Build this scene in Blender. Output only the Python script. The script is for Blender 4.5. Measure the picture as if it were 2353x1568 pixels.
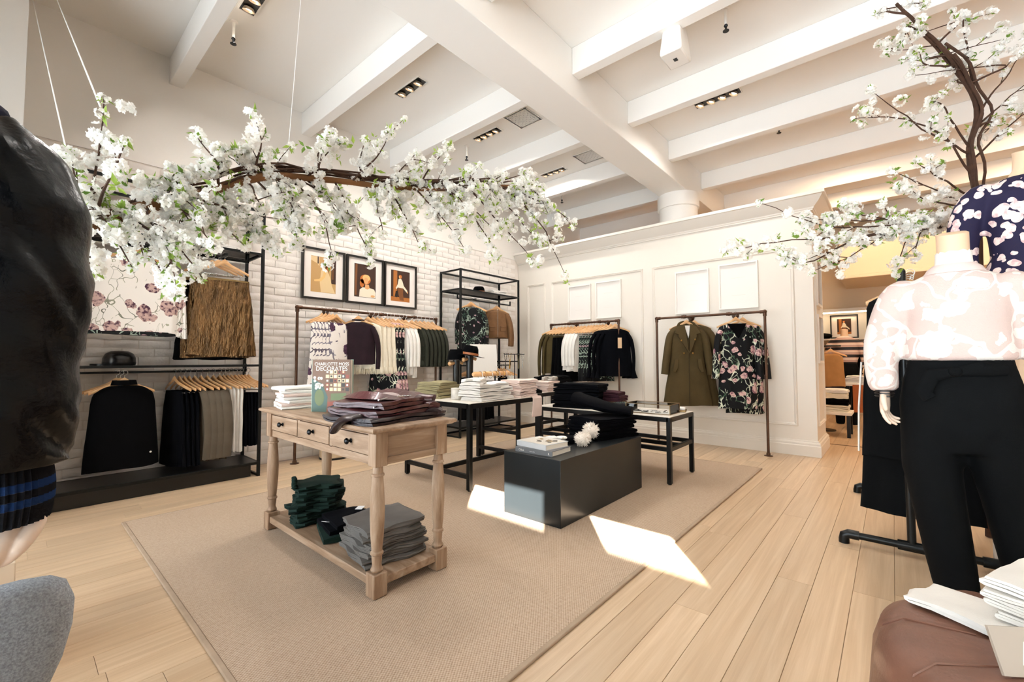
import bpy, bmesh, math, random
from mathutils import Vector, Matrix, noise
random.seed(7)
PI = math.pi
for o in list(bpy.data.objects):
    bpy.data.objects.remove(o)
SC = bpy.context.scene
COL = SC.collection

# ---------------------------------------------------------------- camera
cam = bpy.data.cameras.new('camera')
cam.sensor_width = 36.0
cam.lens = 36.0 * 1001.35 / 2353.0
cam.clip_start = 0.02
cam.clip_end = 200
co = bpy.data.objects.new('camera', cam)
COL.objects.link(co)
_p, _y, _r = math.radians(2.4366), math.radians(41.118), math.radians(-0.1067)
_fw = Vector((math.cos(_y) * math.cos(_p), math.sin(_y) * math.cos(_p), math.sin(_p)))
_rt = Vector((math.sin(_y), -math.cos(_y), 0))
_up = _rt.cross(_fw)
_R = _rt * math.cos(_r) + _up * math.sin(_r)
_U = -_rt * math.sin(_r) + _up * math.cos(_r)
co.matrix_world = Matrix(((_R.x, _U.x, -_fw.x, 0), (_R.y, _U.y, -_fw.y, 0), (_R.z, _U.z, -_fw.z, 1.1), (0, 0, 0, 1)))
SC.camera = co

# ---------------------------------------------------------------- world, sun, exposure
SC.view_settings.view_transform = 'Standard'
SC.view_settings.look = 'None'
SC.view_settings.gamma = 1.0
SC.view_settings.use_curve_mapping = False
SC.view_settings.exposure = 0.68
w = bpy.data.worlds.new('sky')
SC.world = w
w.use_nodes = True
bg = w.node_tree.nodes['Background']
bg.inputs[0].default_value = (0.84, 0.92, 1.0, 1)
bg.inputs[1].default_value = 5.0
sun = bpy.data.lights.new('sun', 'SUN')
sun.energy = 125.0
sun.angle = math.radians(0.3)
sun.color = (1.0, 0.95, 0.88)
so = bpy.data.objects.new('sun', sun)
COL.objects.link(so)
SUN_DIR = Vector((0.76, 0.65, -0.47)).normalized()
so.rotation_euler = SUN_DIR.to_track_quat('-Z', 'Y').to_euler()
so.location = (-8, -7, 6)
try:
    SC.cycles.max_bounces = 8
    SC.cycles.diffuse_bounces = 4
    SC.cycles.adaptive_threshold = 0.04
    SC.cycles.glossy_bounces = 3
    SC.cycles.transmission_bounces = 5
    SC.cycles.transparent_max_bounces = 8
    SC.cycles.sample_clamp_indirect = 6.0
    SC.cycles.caustics_reflective = False
    SC.cycles.caustics_refractive = False
except Exception:
    pass
LAMP_COL = (1.0, 0.96, 0.91)
LAMP_W = 13.0

# ---------------------------------------------------------------- mesh helpers
def nvec(p):
    p = Vector(p)
    return Vector((noise.noise(p), noise.noise(p + Vector((17.3, 5.1, 9.7))), noise.noise(p + Vector((-8.2, 31.4, 2.6)))))
class MB:
    def __init__(s):
        s.v, s.f, s.m = [], [], []
    def add(s, vs, fs, mi=0):
        b = len(s.v)
        s.v += [tuple(p) for p in vs]
        s.f += [tuple(i + b for i in f) for f in fs]
        s.m += [mi] * len(fs)
        return s
    def box(s, x0, x1, y0, y1, z0, z1, mi=0):
        return s.add([(x0, y0, z0), (x1, y0, z0), (x1, y1, z0), (x0, y1, z0), (x0, y0, z1), (x1, y0, z1), (x1, y1, z1), (x0, y1, z1)],
                     [(0, 3, 2, 1), (4, 5, 6, 7), (0, 1, 5, 4), (1, 2, 6, 5), (2, 3, 7, 6), (3, 0, 4, 7)], mi)
    def rings(s, R, cap0=True, cap1=True, mi=0, closed=True):
        n = len(R[0])
        vs = [p for r in R for p in r]
        fs = []
        for i in range(len(R) - 1):
            for j in range(n if closed else n - 1):
                k = (j + 1) % n
                fs.append((i * n + j, i * n + k, (i + 1) * n + k, (i + 1) * n + j))
        if cap0:
            fs.append(tuple(range(n - 1, -1, -1)))
        if cap1:
            b = (len(R) - 1) * n
            fs.append(tuple(range(b, b + n)))
        return s.add(vs, fs, mi)
    def tube(s, path, r, n=8, mi=0, sq=(1, 1), caps=True, up=None):
        P = [Vector(p) for p in path]
        if not isinstance(r, (list, tuple)):
            r = [r] * len(P)
        R = []
        prev = Vector(up) if up else None
        for i, p in enumerate(P):
            t = (P[min(i + 1, len(P) - 1)] - P[max(i - 1, 0)])
            if t.length < 1e-9:
                t = Vector((0, 0, 1))
            t.normalize()
            if prev is None:
                prev = Vector((0, 0, 1)) if abs(t.z) < 0.9 else Vector((1, 0, 0))
            a = prev - t * prev.dot(t)
            if a.length < 1e-6:
                a = t.orthogonal()
            a.normalize()
            b = t.cross(a)
            prev = a
            R.append([p + a * (r[i] * sq[0] * math.cos(2 * PI * k / n)) + b * (r[i] * sq[1] * math.sin(2 * PI * k / n)) for k in range(n)])
        return s.rings(R, caps, caps, mi)
    def cyl(s, p0, p1, r0, r1=None, n=16, mi=0):
        return s.tube([p0, p1], [r0, r0 if r1 is None else r1], n, mi)
    def lathe(s, prof, n=20, c=(0, 0), mi=0, sx=1, sy=1):
        return s.rings([[(c[0] + sx * r * math.cos(2 * PI * k / n), c[1] + sy * r * math.sin(2 * PI * k / n), z) for k in range(n)] for r, z in prof], True, True, mi)
    def ell(s, c, rx, ry, rz, n=16, m=10, mi=0):
        R = []
        for i in range(m + 1):
            a = -PI / 2 + PI * min(max(i / m, 0.02), 0.98)
            R.append([(c[0] + rx * math.cos(a) * math.cos(2 * PI * k / n), c[1] + ry * math.cos(a) * math.sin(2 * PI * k / n), c[2] + rz * math.sin(a)) for k in range(n)])
        return s.rings(R, True, True, mi)
    def prism(s, poly, y0, y1, mi=0, ax='y'):
        n = len(poly)
        if ax == 'y':
            vs = [(x, y0, z) for x, z in poly] + [(x, y1, z) for x, z in poly]
        elif ax == 'x':
            vs = [(y0, x, z) for x, z in poly] + [(y1, x, z) for x, z in poly]
        else:
            vs = [(x, z, y0) for x, z in poly] + [(x, z, y1) for x, z in poly]
        fs = [tuple(range(n)), tuple(range(2 * n - 1, n - 1, -1))] + [(i, (i + 1) % n + 0, (i + 1) % n + n, i + n) for i in range(n)]
        return s.add(vs, fs, mi)
    def xf(s, M):
        s.v = [tuple(M @ Vector(p)) for p in s.v]
        return s
    def jitter(s, amp, sc, seed=0):
        o = Vector((seed * 7.3, seed * 3.1, seed * 1.7))
        s.v = [tuple(Vector(p) + nvec(Vector(p) * sc + o) * amp) for p in s.v]
        return s
    def mesh(s, name, smooth=True, ang=40):
        me = bpy.data.meshes.new(name)
        me.from_pydata(s.v, [], s.f)
        bm = bmesh.new()
        bm.from_mesh(me)
        bmesh.ops.recalc_face_normals(bm, faces=bm.faces)
        bm.to_mesh(me)
        bm.free()
        if smooth:
            me.polygons.foreach_set('use_smooth', [True] * len(me.polygons))
            me.set_sharp_from_angle(angle=math.radians(ang))
        if any(s.m):
            me.polygons.foreach_set('material_index', s.m)
        me.update()
        return me

def obj(name, mb, mat, parent=None, loc=(0, 0, 0), rot=(0, 0, 0), bev=0, smooth=True, ang=40, sub=0):
    me = mb if isinstance(mb, bpy.types.Mesh) else mb.mesh(name, smooth, ang)
    if mat is not None and not me.materials:
        for m in (mat if isinstance(mat, (list, tuple)) else [mat]):
            me.materials.append(m)
    o = bpy.data.objects.new(name, me)
    COL.objects.link(o)
    o.location = loc
    o.rotation_euler = rot
    if parent is not None:
        o.parent = parent
    if bev:
        b = o.modifiers.new('bevel', 'BEVEL')
        b.width = bev
        b.segments = 2
        b.limit_method = 'ANGLE'
        b.angle_limit = math.radians(50)
    if sub:
        q = o.modifiers.new('sub', 'SUBSURF')
        q.levels = sub
        q.render_levels = sub
    return o

def tag(o, label, cat, group=None):
    o['label'] = label
    o['category'] = cat
    if group:
        o['group'] = group
    return o

def thing(name, label, cat, loc=(0, 0, 0), rotz=0, group=None):
    o = bpy.data.objects.new(name, None)
    COL.objects.link(o)
    o.location = loc
    o.rotation_euler = (0, 0, rotz)
    o.empty_display_size = 0.1
    return tag(o, label, cat, group)

def struct(name, mb, mat, label=None, parent=None, **k):
    o = obj(name, mb, mat, parent, **k)
    if parent is None:
        o['kind'] = 'structure'
        if label:
            o['label'] = label
            o['category'] = name.split('_')[0]
    return o

def clone(o, parent=None):
    c = o.copy()
    COL.objects.link(c)
    if parent is not None:
        c.parent = parent
    for ch in list(o.children):
        clone(ch, c)
    return c

def lerp(a, b, t):
    return a + (b - a) * t
def smooth(t):
    t = min(max(t, 0), 1)
    return t * t * (3 - 2 * t)
def curve(pts, n):
    """Catmull-Rom through pts"""
    P = [Vector(p) for p in pts]
    P = [P[0] * 2 - P[1]] + P + [P[-1] * 2 - P[-2]]
    out = []
    segs = len(P) - 3
    for i in range(n):
        u = i / (n - 1) * segs
        k = min(int(u), segs - 1)
        t = u - k
        a, b, c, d = P[k], P[k + 1], P[k + 2], P[k + 3]
        out.append(0.5 * ((2 * b) + (c - a) * t + (2 * a - 5 * b + 4 * c - d) * t * t + (3 * b - a - 3 * c + d) * t ** 3))
    return out

# ---------------------------------------------------------------- materials
def srgb(h):
    h = h.lstrip('#')
    c = [int(h[i:i + 2], 16) / 255 for i in (0, 2, 4)]
    return tuple((x / 12.92 if x <= 0.04045 else ((x + 0.055) / 1.055) ** 2.4) for x in c) + (1,)

MATS = {}
class NT:
    def __init__(s, name):
        s.mat = bpy.data.materials.new(name)
        s.mat.use_nodes = True
        s.nt = s.mat.node_tree
        s.b = s.nt.nodes['Principled BSDF']
        s.L = s.nt.links
    def n(s, t, **k):
        x = s.nt.nodes.new(t)
        for a, v in k.items():
            if a.startswith('i_'):
                key = a[2:]
                key = int(key) if key.isdigit() else key.replace('_', ' ')
                x.inputs[key].default_value = v
            else:
                setattr(x, a, v)
        return x
    def l(s, a, b):
        s.L.new(a, b)
    def coord(s, kind='Object', scale=(1, 1, 1), rot=(0, 0, 0)):
        tc = s.n('ShaderNodeTexCoord')
        mp = s.n('ShaderNodeMapping')
        mp.inputs['Scale'].default_value = scale
        mp.inputs['Rotation'].default_value = rot
        s.l(tc.outputs[kind], mp.inputs[0])
        return mp.outputs[0]
    def ramp(s, fac, stops):
        r = s.n('ShaderNodeValToRGB')
        e = r.color_ramp.elements
        while len(e) < len(stops):
            e.new(0.5)
        for i, (p, c) in enumerate(stops):
            e[i].position = p
            e[i].color = srgb(c) if isinstance(c, str) else (c if isinstance(c, tuple) else (c, c, c, 1))
        s.l(fac, r.inputs[0])
        return r.outputs[0]
    def mix(s, fac, a, b, mode='MIX'):
        m = s.n('ShaderNodeMix', data_type='RGBA', blend_type=mode)
        for sock, v in ((m.inputs[0], fac), (m.inputs[6], a), (m.inputs[7], b)):
            if isinstance(v, bpy.types.NodeSocket):
                s.l(v, sock)
            elif isinstance(v, str):
                sock.default_value = srgb(v)
            else:
                sock.default_value = v
        return m.outputs[2]
    def noise(s, co, scale, detail=3, rough=0.55, dist=0):
        x = s.n('ShaderNodeTexNoise')
        x.inputs['Scale'].default_value = scale
        x.inputs['Detail'].default_value = detail
        x.inputs['Roughness'].default_value = rough
        x.inputs['Distortion'].default_value = dist
        s.l(co, x.inputs['Vector'])
        return x.outputs[0]
    def bump(s, h, strength, dist=0.01):
        b = s.n('ShaderNodeBump')
        b.inputs['Strength'].default_value = strength
        b.inputs['Distance'].default_value = dist
        s.l(h, b.inputs['Height'])
        s.l(b.outputs[0], s.b.inputs['Normal'])
    def math(s, op, a, b=None, c=None):
        m = s.n('ShaderNodeMath', operation=op)
        for i, v in enumerate((a, b, c)):
            if v is None:
                continue
            if isinstance(v, bpy.types.NodeSocket):
                s.l(v, m.inputs[i])
            else:
                m.inputs[i].default_value = v
        return m.outputs[0]

def mat(name, col, rough=0.6, metal=0.0, var=0.0, vs=6.0, bump=0.0, bs=60.0, bd=0.004, spec=0.5, sheen=0.0, coat=0.0, scale=(1, 1, 1)):
    if name in MATS:
        return MATS[name]
    t = NT(name)
    c = srgb(col) if isinstance(col, str) else col
    t.b.inputs['Base Color'].default_value = c
    t.b.inputs['Roughness'].default_value = rough
    t.b.inputs['Metallic'].default_value = metal
    t.b.inputs['Specular IOR Level'].default_value = spec
    t.b.inputs['Sheen Weight'].default_value = sheen
    t.b.inputs['Coat Weight'].default_value = coat
    if var or bump:
        cc = t.coord('Object', scale)
    if var:
        f = t.noise(cc, vs, 4)
        d = tuple(x * (1 - var) for x in c[:3]) + (1,)
        l = tuple(min(1, x * (1 + var * 0.6)) for x in c[:3]) + (1,)
        t.l(t.ramp(f, [(0.3, d), (0.7, l)]), t.b.inputs['Base Color'])
    if bump:
        t.bump(t.noise(cc, bs, 3), bump, bd)
    MATS[name] = t.mat
    return t.mat

def fabric(name, col, var=0.12, bump=0.35, bs=260, rough=0.85, vs=9):
    return mat(name, col, rough, 0, var, vs, bump, bs, 0.002, 0.25, 0.0)

def wood_mat(name, dark, mid, light, scale=(1, 14, 14), rough=0.5, random_tint=0.0, bump=0.12, coat=0.0):
    t = NT(name)
    cc = t.coord('Object', scale)
    if random_tint:
        oi = t.n('ShaderNodeObjectInfo')
        sh = t.n('ShaderNodeVectorMath', operation='ADD')
        cm = t.n('ShaderNodeCombineXYZ')
        t.l(t.math('MULTIPLY', oi.outputs['Random'], 40.0), cm.inputs[0])
        t.l(t.math('MULTIPLY', oi.outputs['Random'], 17.0), cm.inputs[1])
        t.l(cc, sh.inputs[0])
        t.l(cm.outputs[0], sh.inputs[1])
        cc = sh.outputs[0]
    g = t.noise(cc, 2.2, 6, 0.62, 0.6)
    col = t.ramp(g, [(0.28, dark), (0.5, mid), (0.72, light)])
    if random_tint:
        hs = t.n('ShaderNodeHueSaturation')
        t.l(col, hs.inputs['Color'])
        t.l(t.math('MULTIPLY_ADD', oi.outputs['Random'], random_tint * 2, 1 - random_tint), hs.inputs['Value'])
        col = hs.outputs[0]
    t.l(col, t.b.inputs['Base Color'])
    t.b.inputs['Roughness'].default_value = rough
    t.b.inputs['Coat Weight'].default_value = coat
    t.b.inputs['Coat Roughness'].default_value = 0.25
    t.bump(t.noise(cc, 9, 5), bump, 0.003)
    return t.mat

def floral(name, ground, petal, petal2, leaf, leaf2, scale=7.0, amount=0.27, leafw=0.045):
    t = NT(name)
    cc = t.coord('Object')
    nv = t.n('ShaderNodeTexNoise')
    nv.inputs['Scale'].default_value = 9
    nv.inputs['Detail'].default_value = 2
    t.l(cc, nv.inputs['Vector'])
    ad = t.n('ShaderNodeVectorMath', operation='MULTIPLY_ADD')
    t.l(nv.outputs['Color'], ad.inputs[0])
    ad.inputs[1].default_value = (0.09, 0.09, 0.09)
    t.l(cc, ad.inputs[2])
    v = t.n('ShaderNodeTexVoronoi')
    v.inputs['Scale'].default_value = scale
    t.l(ad.outputs[0], v.inputs['Vector'])
    # curved leaf strokes
    v2 = t.n('ShaderNodeTexVoronoi', feature='DISTANCE_TO_EDGE')
    v2.inputs['Scale'].default_value = scale * 1.15
    mp = t.n('ShaderNodeMapping')
    mp.inputs['Scale'].default_value = (1.9, 1.9, 0.75)
    mp.inputs['Rotation'].default_value = (0.2, 0.5, 0.3)
    nv2 = t.n('ShaderNodeTexNoise')
    nv2.inputs['Scale'].default_value = 4
    t.l(cc, nv2.inputs['Vector'])
    ad2 = t.n('ShaderNodeVectorMath', operation='MULTIPLY_ADD')
    t.l(nv2.outputs['Color'], ad2.inputs[0])
    ad2.inputs[1].default_value = (0.3, 0.3, 0.3)
    t.l(cc, ad2.inputs[2])
    t.l(ad2.outputs[0], mp.inputs[0])
    t.l(mp.outputs[0], v2.inputs['Vector'])
    lm = t.math('LESS_THAN', v2.outputs['Distance'], leafw)
    gate = t.math('GREATER_THAN', t.noise(cc, 5.5, 2), 0.47)
    lm = t.math('MULTIPLY', lm, gate)
    lc = t.ramp(t.noise(cc, 14, 2), [(0.4, leaf), (0.6, leaf2)])
    c1 = t.mix(lm, ground, lc)
    fine = t.noise(cc, 42, 2)
    d = t.math('MULTIPLY_ADD', fine, 0.16, v.outputs['Distance'])
    fm = t.math('LESS_THAN', d, amount + 0.08)
    sel = t.math('GREATER_THAN', t.noise(v.outputs['Position'], 2.3, 1), 0.4)
    fm = t.math('MULTIPLY', fm, sel)
    pc = t.ramp(fine, [(0.36, petal2), (0.52, petal)])
    t.l(t.mix(fm, c1, pc), t.b.inputs['Base Color'])
    t.b.inputs['Roughness'].default_value = 0.75
    t.b.inputs['Specular IOR Level'].default_value = 0.25
    return t.mat

# the palette
M = {}
M['paint'] = mat('white_paint', '#f2ede6', 0.55, 0, 0.02, 2)
M['ceil'] = mat('ceiling_paint', '#f4f0ea', 0.6)
M['panel'] = mat('panel_paint', '#e9e1d6', 0.42, 0, 0.015, 2)
M['brick'] = mat('painted_brick', '#f2ebe4', 0.6, 0, 0.05, 5, 0.35, 34, 0.006)
M['mortar'] = mat('painted_mortar', '#ece3da', 0.75, 0, 0.06, 8, 0.4, 50, 0.004)
M['floor'] = wood_mat('oak_floorboard', '#bb9d7d', '#c9ad8d', '#d6bd9f', (0.9, 13, 13), 0.34, 0.09, 0.06)
M['gap'] = mat('board_gap', '#8d6c47', 0.9)
M['blackmetal'] = mat('black_metal', '#07090a', 0.4, 0.0, 0, 1, 0.05, 90, 0.004, 0.3)
M['blackpaint'] = mat('black_lacquer', '#0a0c0d', 0.3, 0, 0.12, 3)
M['bronze'] = mat('bronze_pipe', '#5b4132', 0.38, 0.75, 0.25, 14, 0.1, 60)
M['oak'] = wood_mat('limed_oak', '#7a6049', '#9a7f67', '#b7a08a', (10, 1.1, 10), 0.55, 0, 0.25)
M['oakv'] = wood_mat('limed_oak_upright', '#785b44', '#9f836a', '#c2ad97', (10, 10, 1.1), 0.55, 0, 0.25)
M['oakx'] = wood_mat('limed_oak_cross', '#7a6049', '#9a7f67', '#b7a08a', (1.1, 10, 10), 0.55, 0, 0.25)
M['hanger'] = wood_mat('hanger_beech', '#c9935f', '#dcab78', '#e9c293', (2, 14, 14), 0.4, 0.08, 0.05)
M['chrome'] = mat('steel_wire', '#c9c9c9', 0.25, 1.0)
M['knob'] = mat('dark_knob', '#2b2c2e', 0.25, 0.9)
M['whitetop'] = mat('white_table_top', '#efe6db', 0.4, 0, 0.03, 4)
M['black'] = mat('black_cloth', '#050507', 0.9, 0, 0.2, 9, 0.3, 200, 0.002, 0.08)
M['navyblack'] = mat('blue_black_cloth', '#05060b', 0.9, 0, 0.2, 9, 0.3, 200, 0.002, 0.08)
M['white'] = fabric('white_cloth', '#f3efe9', 0.05)
M['cream'] = fabric('cream_knit', '#ece2cd', 0.1, 0.6, 150)
M['pink'] = fabric('pale_pink_knit', '#ecd6cd', 0.06, 0.4, 200)
M['olive'] = fabric('olive_cloth', '#4a3f24', 0.14)
M['olivecoat'] = fabric('olive_wool', '#4d3f25', 0.12, 0.3, 300)
M['sage'] = fabric('sage_knit', '#a09673', 0.12, 0.4, 180)
M['green'] = fabric('dark_green_knit', '#0e2620', 0.2, 0.4, 200)
M['darkgreen'] = fabric('green_grey_cloth', '#2b2d24', 0.18)
M['greytaupe'] = fabric('grey_taupe_wool', '#5c5347', 0.15)
M['grey'] = fabric('grey_twill', '#6e6a66', 0.14)
M['plum'] = fabric('plum_knit', '#22121a', 0.3, 0.6, 120)
M['burg'] = fabric('burgundy_knit', '#3a1a24', 0.25)
M['suede'] = fabric('brown_suede', '#79583b', 0.22, 0.3, 120)
M['tan'] = fabric('tan_cloth', '#a97b4c', 0.1)
M['camel'] = fabric('camel_wool', '#c48f52', 0.1)
M['rust'] = fabric('rust_cloth', '#b4663a', 0.1)
M['lghtgrey'] = fabric('light_grey_cloth', '#c3bcb2', 0.08)
M['skin'] = mat('mannequin_skin', '#e8c8a8', 0.42, 0, 0.02, 3)
M['skinpale'] = mat('mannequin_skin_pale', '#ead2bf', 0.42)
M['bark'] = mat('bark', '#4b3122', 0.85, 0, 0.35, 25, 0.6, 60, 0.006)
M['log'] = mat('peeled_log', '#7d5128', 0.7, 0, 0.3, 9, 0.5, 30, 0.006)
M['glasspane'] = None
g = NT('clear_glass')
_tr = g.n('ShaderNodeBsdfTransparent')
_tr.inputs[0].default_value = (0.985, 0.99, 0.988, 1)
_gl = g.n('ShaderNodeBsdfGlossy')
_gl.inputs['Roughness'].default_value = 0.03
_fr = g.n('ShaderNodeFresnel')
_fr.inputs[0].default_value = 1.35
_mx = g.n('ShaderNodeMixShader')
g.l(_fr.outputs[0], _mx.inputs[0])
g.l(_tr.outputs[0], _mx.inputs[1])
g.l(_gl.outputs[0], _mx.inputs[2])
g.l(_mx.outputs[0], g.nt.nodes['Material Output'].inputs[0])
M['glass'] = g.mat
# petals and leaves let light through
def leafy(name, a, b, trans=0.35):
    t = NT(name)
    oi = t.n('ShaderNodeObjectInfo')
    t.l(t.ramp(oi.outputs['Random'], [(0.0, a), (1.0, b)]), t.b.inputs['Base Color'])
    t.b.inputs['Roughness'].default_value = 0.6
    t.b.inputs['Specular IOR Level'].default_value = 0.2
    tr = t.n('ShaderNodeBsdfTranslucent')
    t.l(t.ramp(oi.outputs['Random'], [(0.0, a), (1.0, b)]), tr.inputs[0])
    mx = t.n('ShaderNodeMixShader')
    mx.inputs[0].default_value = trans
    out = t.nt.nodes['Material Output']
    t.l(t.b.outputs[0], mx.inputs[1])
    t.l(tr.outputs[0], mx.inputs[2])
    t.l(mx.outputs[0], out.inputs[0])
    return t.mat
M['petal'] = leafy('petal', '#fdfaf4', '#fffefb', 0.45)
M['leaf'] = leafy('leaf', '#a5bd58', '#648c3e', 0.45)
def emis(name, col, s):
    t = NT(name)
    t.b.inputs['Emission Color'].default_value = srgb(col)
    t.b.inputs['Emission Strength'].default_value = s
    return t.mat
M['lamp'] = emis('lit_lamp', '#ffe9cc', 14.0)
M['darkfloral'] = floral('dark_iris_print', '#0a0b0f', '#d9b6b0', '#7a4a5e', '#dfe3cf', '#3f5b45', 9.5, 0.36, 0.065)
M['darkfloral2'] = floral('dark_dense_print', '#0a0c0f', '#b79a9c', '#5a4050', '#9fb0a0', '#31493c', 13, 0.2, 0.07)
M['lightfloral'] = floral('white_iris_print', '#f3ece4', '#c9a89f', '#4d2c3f', '#a8a690', '#77786a', 8.0, 0.42, 0.022)
M['purplefloral'] = floral('white_purple_print', '#efe8e2', '#54384f', '#2a1c30', '#5a5260', '#8b8794', 6.5, 0.4, 0.05)
M['navyfloral'] = floral('navy_blossom_print', '#231f3d', '#f0dcd6', '#d3b0b2', '#2d2438', '#2d2438', 20, 0.46, 0.01)
# ================================================================ THE SETTING
WX, WY, CZ = 5.97, 5.06, 3.95
XB = 11.0
# floor with its boards
fl = struct('floor', MB().box(-1.0, XB + 0.2, -4.1, WY + 0.1, -0.08, -0.006), M['floor'], 'pale oak board floor of the shop')
pm = MB()
hw = 0.0743
pm.rings([[(0, -hw + e, z), (1, -hw + e, z), (1, hw - e, z), (0, hw - e, z)] for e, z in ((0, -0.02), (0, -0.0012), (0.0012, 0))])
plank = pm.mesh('floorboard', False)
plank.materials.append(M['floor'])
rnd = random.Random(3)
yy = -2.0
while yy < WY - 0.05:
    x = -0.85 - rnd.random() * 1.5
    while x < XB:
        L = rnd.uniform(1.5, 2.6)
        a, b = max(x, -0.9), min(x + L, XB)
        x += L
        if b - a < 0.15:
            continue
        cx = (a + b) / 2
        if a > 0.55 and b < 4.9 and 1.1 < yy < 3.85:
            continue
        if b < 0.2 and yy < 0.8:
            continue
        if yy > 1.3 and a > 6.2:
            continue
        if yy < 0.1 and b < (0.25 - yy) * 1.3:
            continue
        if yy < 0.0 and -yy > 0.18 * b + 0.35:
            continue
        o = obj('floorboard', plank, None, fl, (a, yy, 0))
        o.scale = (b - a - 0.0016, 1, 1)
    yy += 0.15

# painted brick wall
wall_left = struct('wall_left', MB().box(-1.0, XB + 0.2, WY + 0.002, WY + 0.25, 0, CZ), M['mortar'], 'white painted brick wall behind the shelving units')
bv = []
for k in range(6):
    m = MB()
    r2 = random.Random(50 + k)
    nx, nz = 6, 3
    L, Hh = 0.218, 0.0705
    R = []
    pts = {}
    for i in range(nx + 1):
        for j in range(nz + 1):
            u, v = i / nx * 2 - 1, j / nz * 2 - 1
            edge = max(abs(u) ** 6, abs(v) ** 4)
            p = 0.011 - 0.007 * edge + r2.uniform(-0.003, 0.003) + 0.003 * math.sin(k * 2.1)
            pts[i, j] = (u * L / 2 * (1 - 0.02 * r2.random()), -p, v * Hh / 2 + r2.uniform(-0.003, 0.002))
    vs, fs = [], []
    idx = {}
    for i in range(nx + 1):
        for j in range(nz + 1):
            idx[i, j] = len(vs)
            vs.append(pts[i, j])
    for i in range(nx):
        for j in range(nz):
            fs.append((idx[i, j], idx[i + 1, j], idx[i + 1, j + 1], idx[i, j + 1]))
    bd = [(i, 0) for i in range(nx)] + [(nx, j) for j in range(nz)] + [(i, nz) for i in range(nx, 0, -1)] + [(0, j) for j in range(nz, 0, -1)]
    base = len(vs)
    for q in bd:
        x, y, z = pts[q]
        vs.append((x, 0.004, z))
    nb = len(bd)
    for a in range(nb):
        b = (a + 1) % nb
        fs.append((idx[bd[a]], base + a, base + b, idx[bd[b]]))
    m.add(vs, fs)
    bv.append(m)
bmesh_ = []
for m in bv:
    me = m.mesh('brick', True, 60)
    me.materials.append(M['brick'])
    bmesh_.append(me)
rest = MB()
allb = []
r3 = random.Random(11)
for c in range(38):
    z = 0.035 + c * 0.0755
    x = -0.05 + (0.112 if c % 2 else 0.0)
    while x < WX:
        if x > 0.0:
            s = 1.0
            seen = (1.55 < x < 4.25 and 0.3 < z < 2.4)
            d = abs(x - 2.4) + 0.55 * abs(z - 1.5) + (0 if seen else 5)
            if 2.1 < x < 3.8 and 1.85 < z < 2.4:
                d += 2
            if 2.05 < x < 3.75 and 0.7 < z < 1.55:
                d += 1.2
            allb.append((d, x, z, r3.randrange(6), r3.uniform(-0.004, 0.004)))
        x += 0.224
allb.sort()
for k, (d, x, z, q, dz) in enumerate(allb):
    if x + 0.106 > WX:
        continue
    if k < 295:
        o = obj('brick', bmesh_[q], None, wall_left, (x, WY, z + dz))
    else:
        src = bv[q]
        rest.add([(p[0] + x, p[1] + WY, p[2] + z + dz) for p in src.v], src.f)
rb = obj('brick', rest, M['brick'], wall_left, ang=60)
rb['kind'] = 'stuff'
up = obj('plaster_band', MB().box(-0.9, XB, WY - 0.008, WY + 0.01, 2.88, CZ), M['paint'], wall_left)

# panelled partition
wall_right = struct('wall_right', MB().box(WX, 6.75, 0.66, WY, 0, 2.9), M['panel'], 'greige panelled partition wall')
def sweep(prof, x0=WX, x1=6.75, y0=0.66, y1=WY):
    m = MB()
    R = []
    for d, z in prof:
        R.append([(x0 - d, y1, z), (x0 - d, y0 - d, z), (x1 + d, y0 - d, z), (x1 + d, y1, z)])
    return m.rings(R, False, False, 0, False)
struct('baseboard_right', sweep([(0.034, 0), (0.034, 0.115), (0.028, 0.122), (0.026, 0.132), (0.03, 0.136), (0.026, 0.15), (0.014, 0.158), (0.012, 0.17), (0.0, 0.176)]), M['panel'], 'tall stepped baseboard of the panelled wall', ang=25)
struct('trim_1', sweep([(0.0, 2.80), (0.02, 2.80), (0.022, 2.815), (0.03, 2.82), (0.034, 2.835), (0.05, 2.85), (0.085, 2.885), (0.115, 2.93), (0.125, 2.945), (0.145, 2.95), (0.145, 2.985), (0.0, 2.99)]), M['panel'], 'moulded cornice along the top of the panelled wall', ang=25)
def frame_mb(y0, y1, z0, z1, wd, prof_x, ax='x', at=WX):
    """rectangular moulding, mitred; prof: list of (inset, proud)"""
    m = MB()
    R = []
    for ins, pr in prof_x:
        R.append([(y0 + ins, z0 + ins, pr), (y1 - ins, z0 + ins, pr), (y1 - ins, z1 - ins, pr), (y0 + ins, z1 - ins, pr)])
    R2 = []
    for r in R:
        if ax == 'x':
            R2.append([(at - pr, y, z) for y, z, pr in r])
        else:
            R2.append([(y, at - pr, z) for y, z, pr in r])
    return m.rings(R2, False, False)
MP = [(0, 0), (0.002, 0.012), (0.008, 0.018), (0.016, 0.012), (0.024, 0.014), (0.032, 0.006), (0.036, 0)]
for a, b in ((4.45, 4.84), (2.69, 4.32), (0.84, 2.55)):
    obj('panel_moulding', frame_mb(a, b, 0.33, 2.41, 0.036, MP), M['panel'], wall_right, ang=20)
obj('panel_moulding', frame_mb(6.05, 6.67, 0.33, 2.41, 0.036, MP, 'y', 0.66), M['panel'], wall_right, ang=20)

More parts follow.
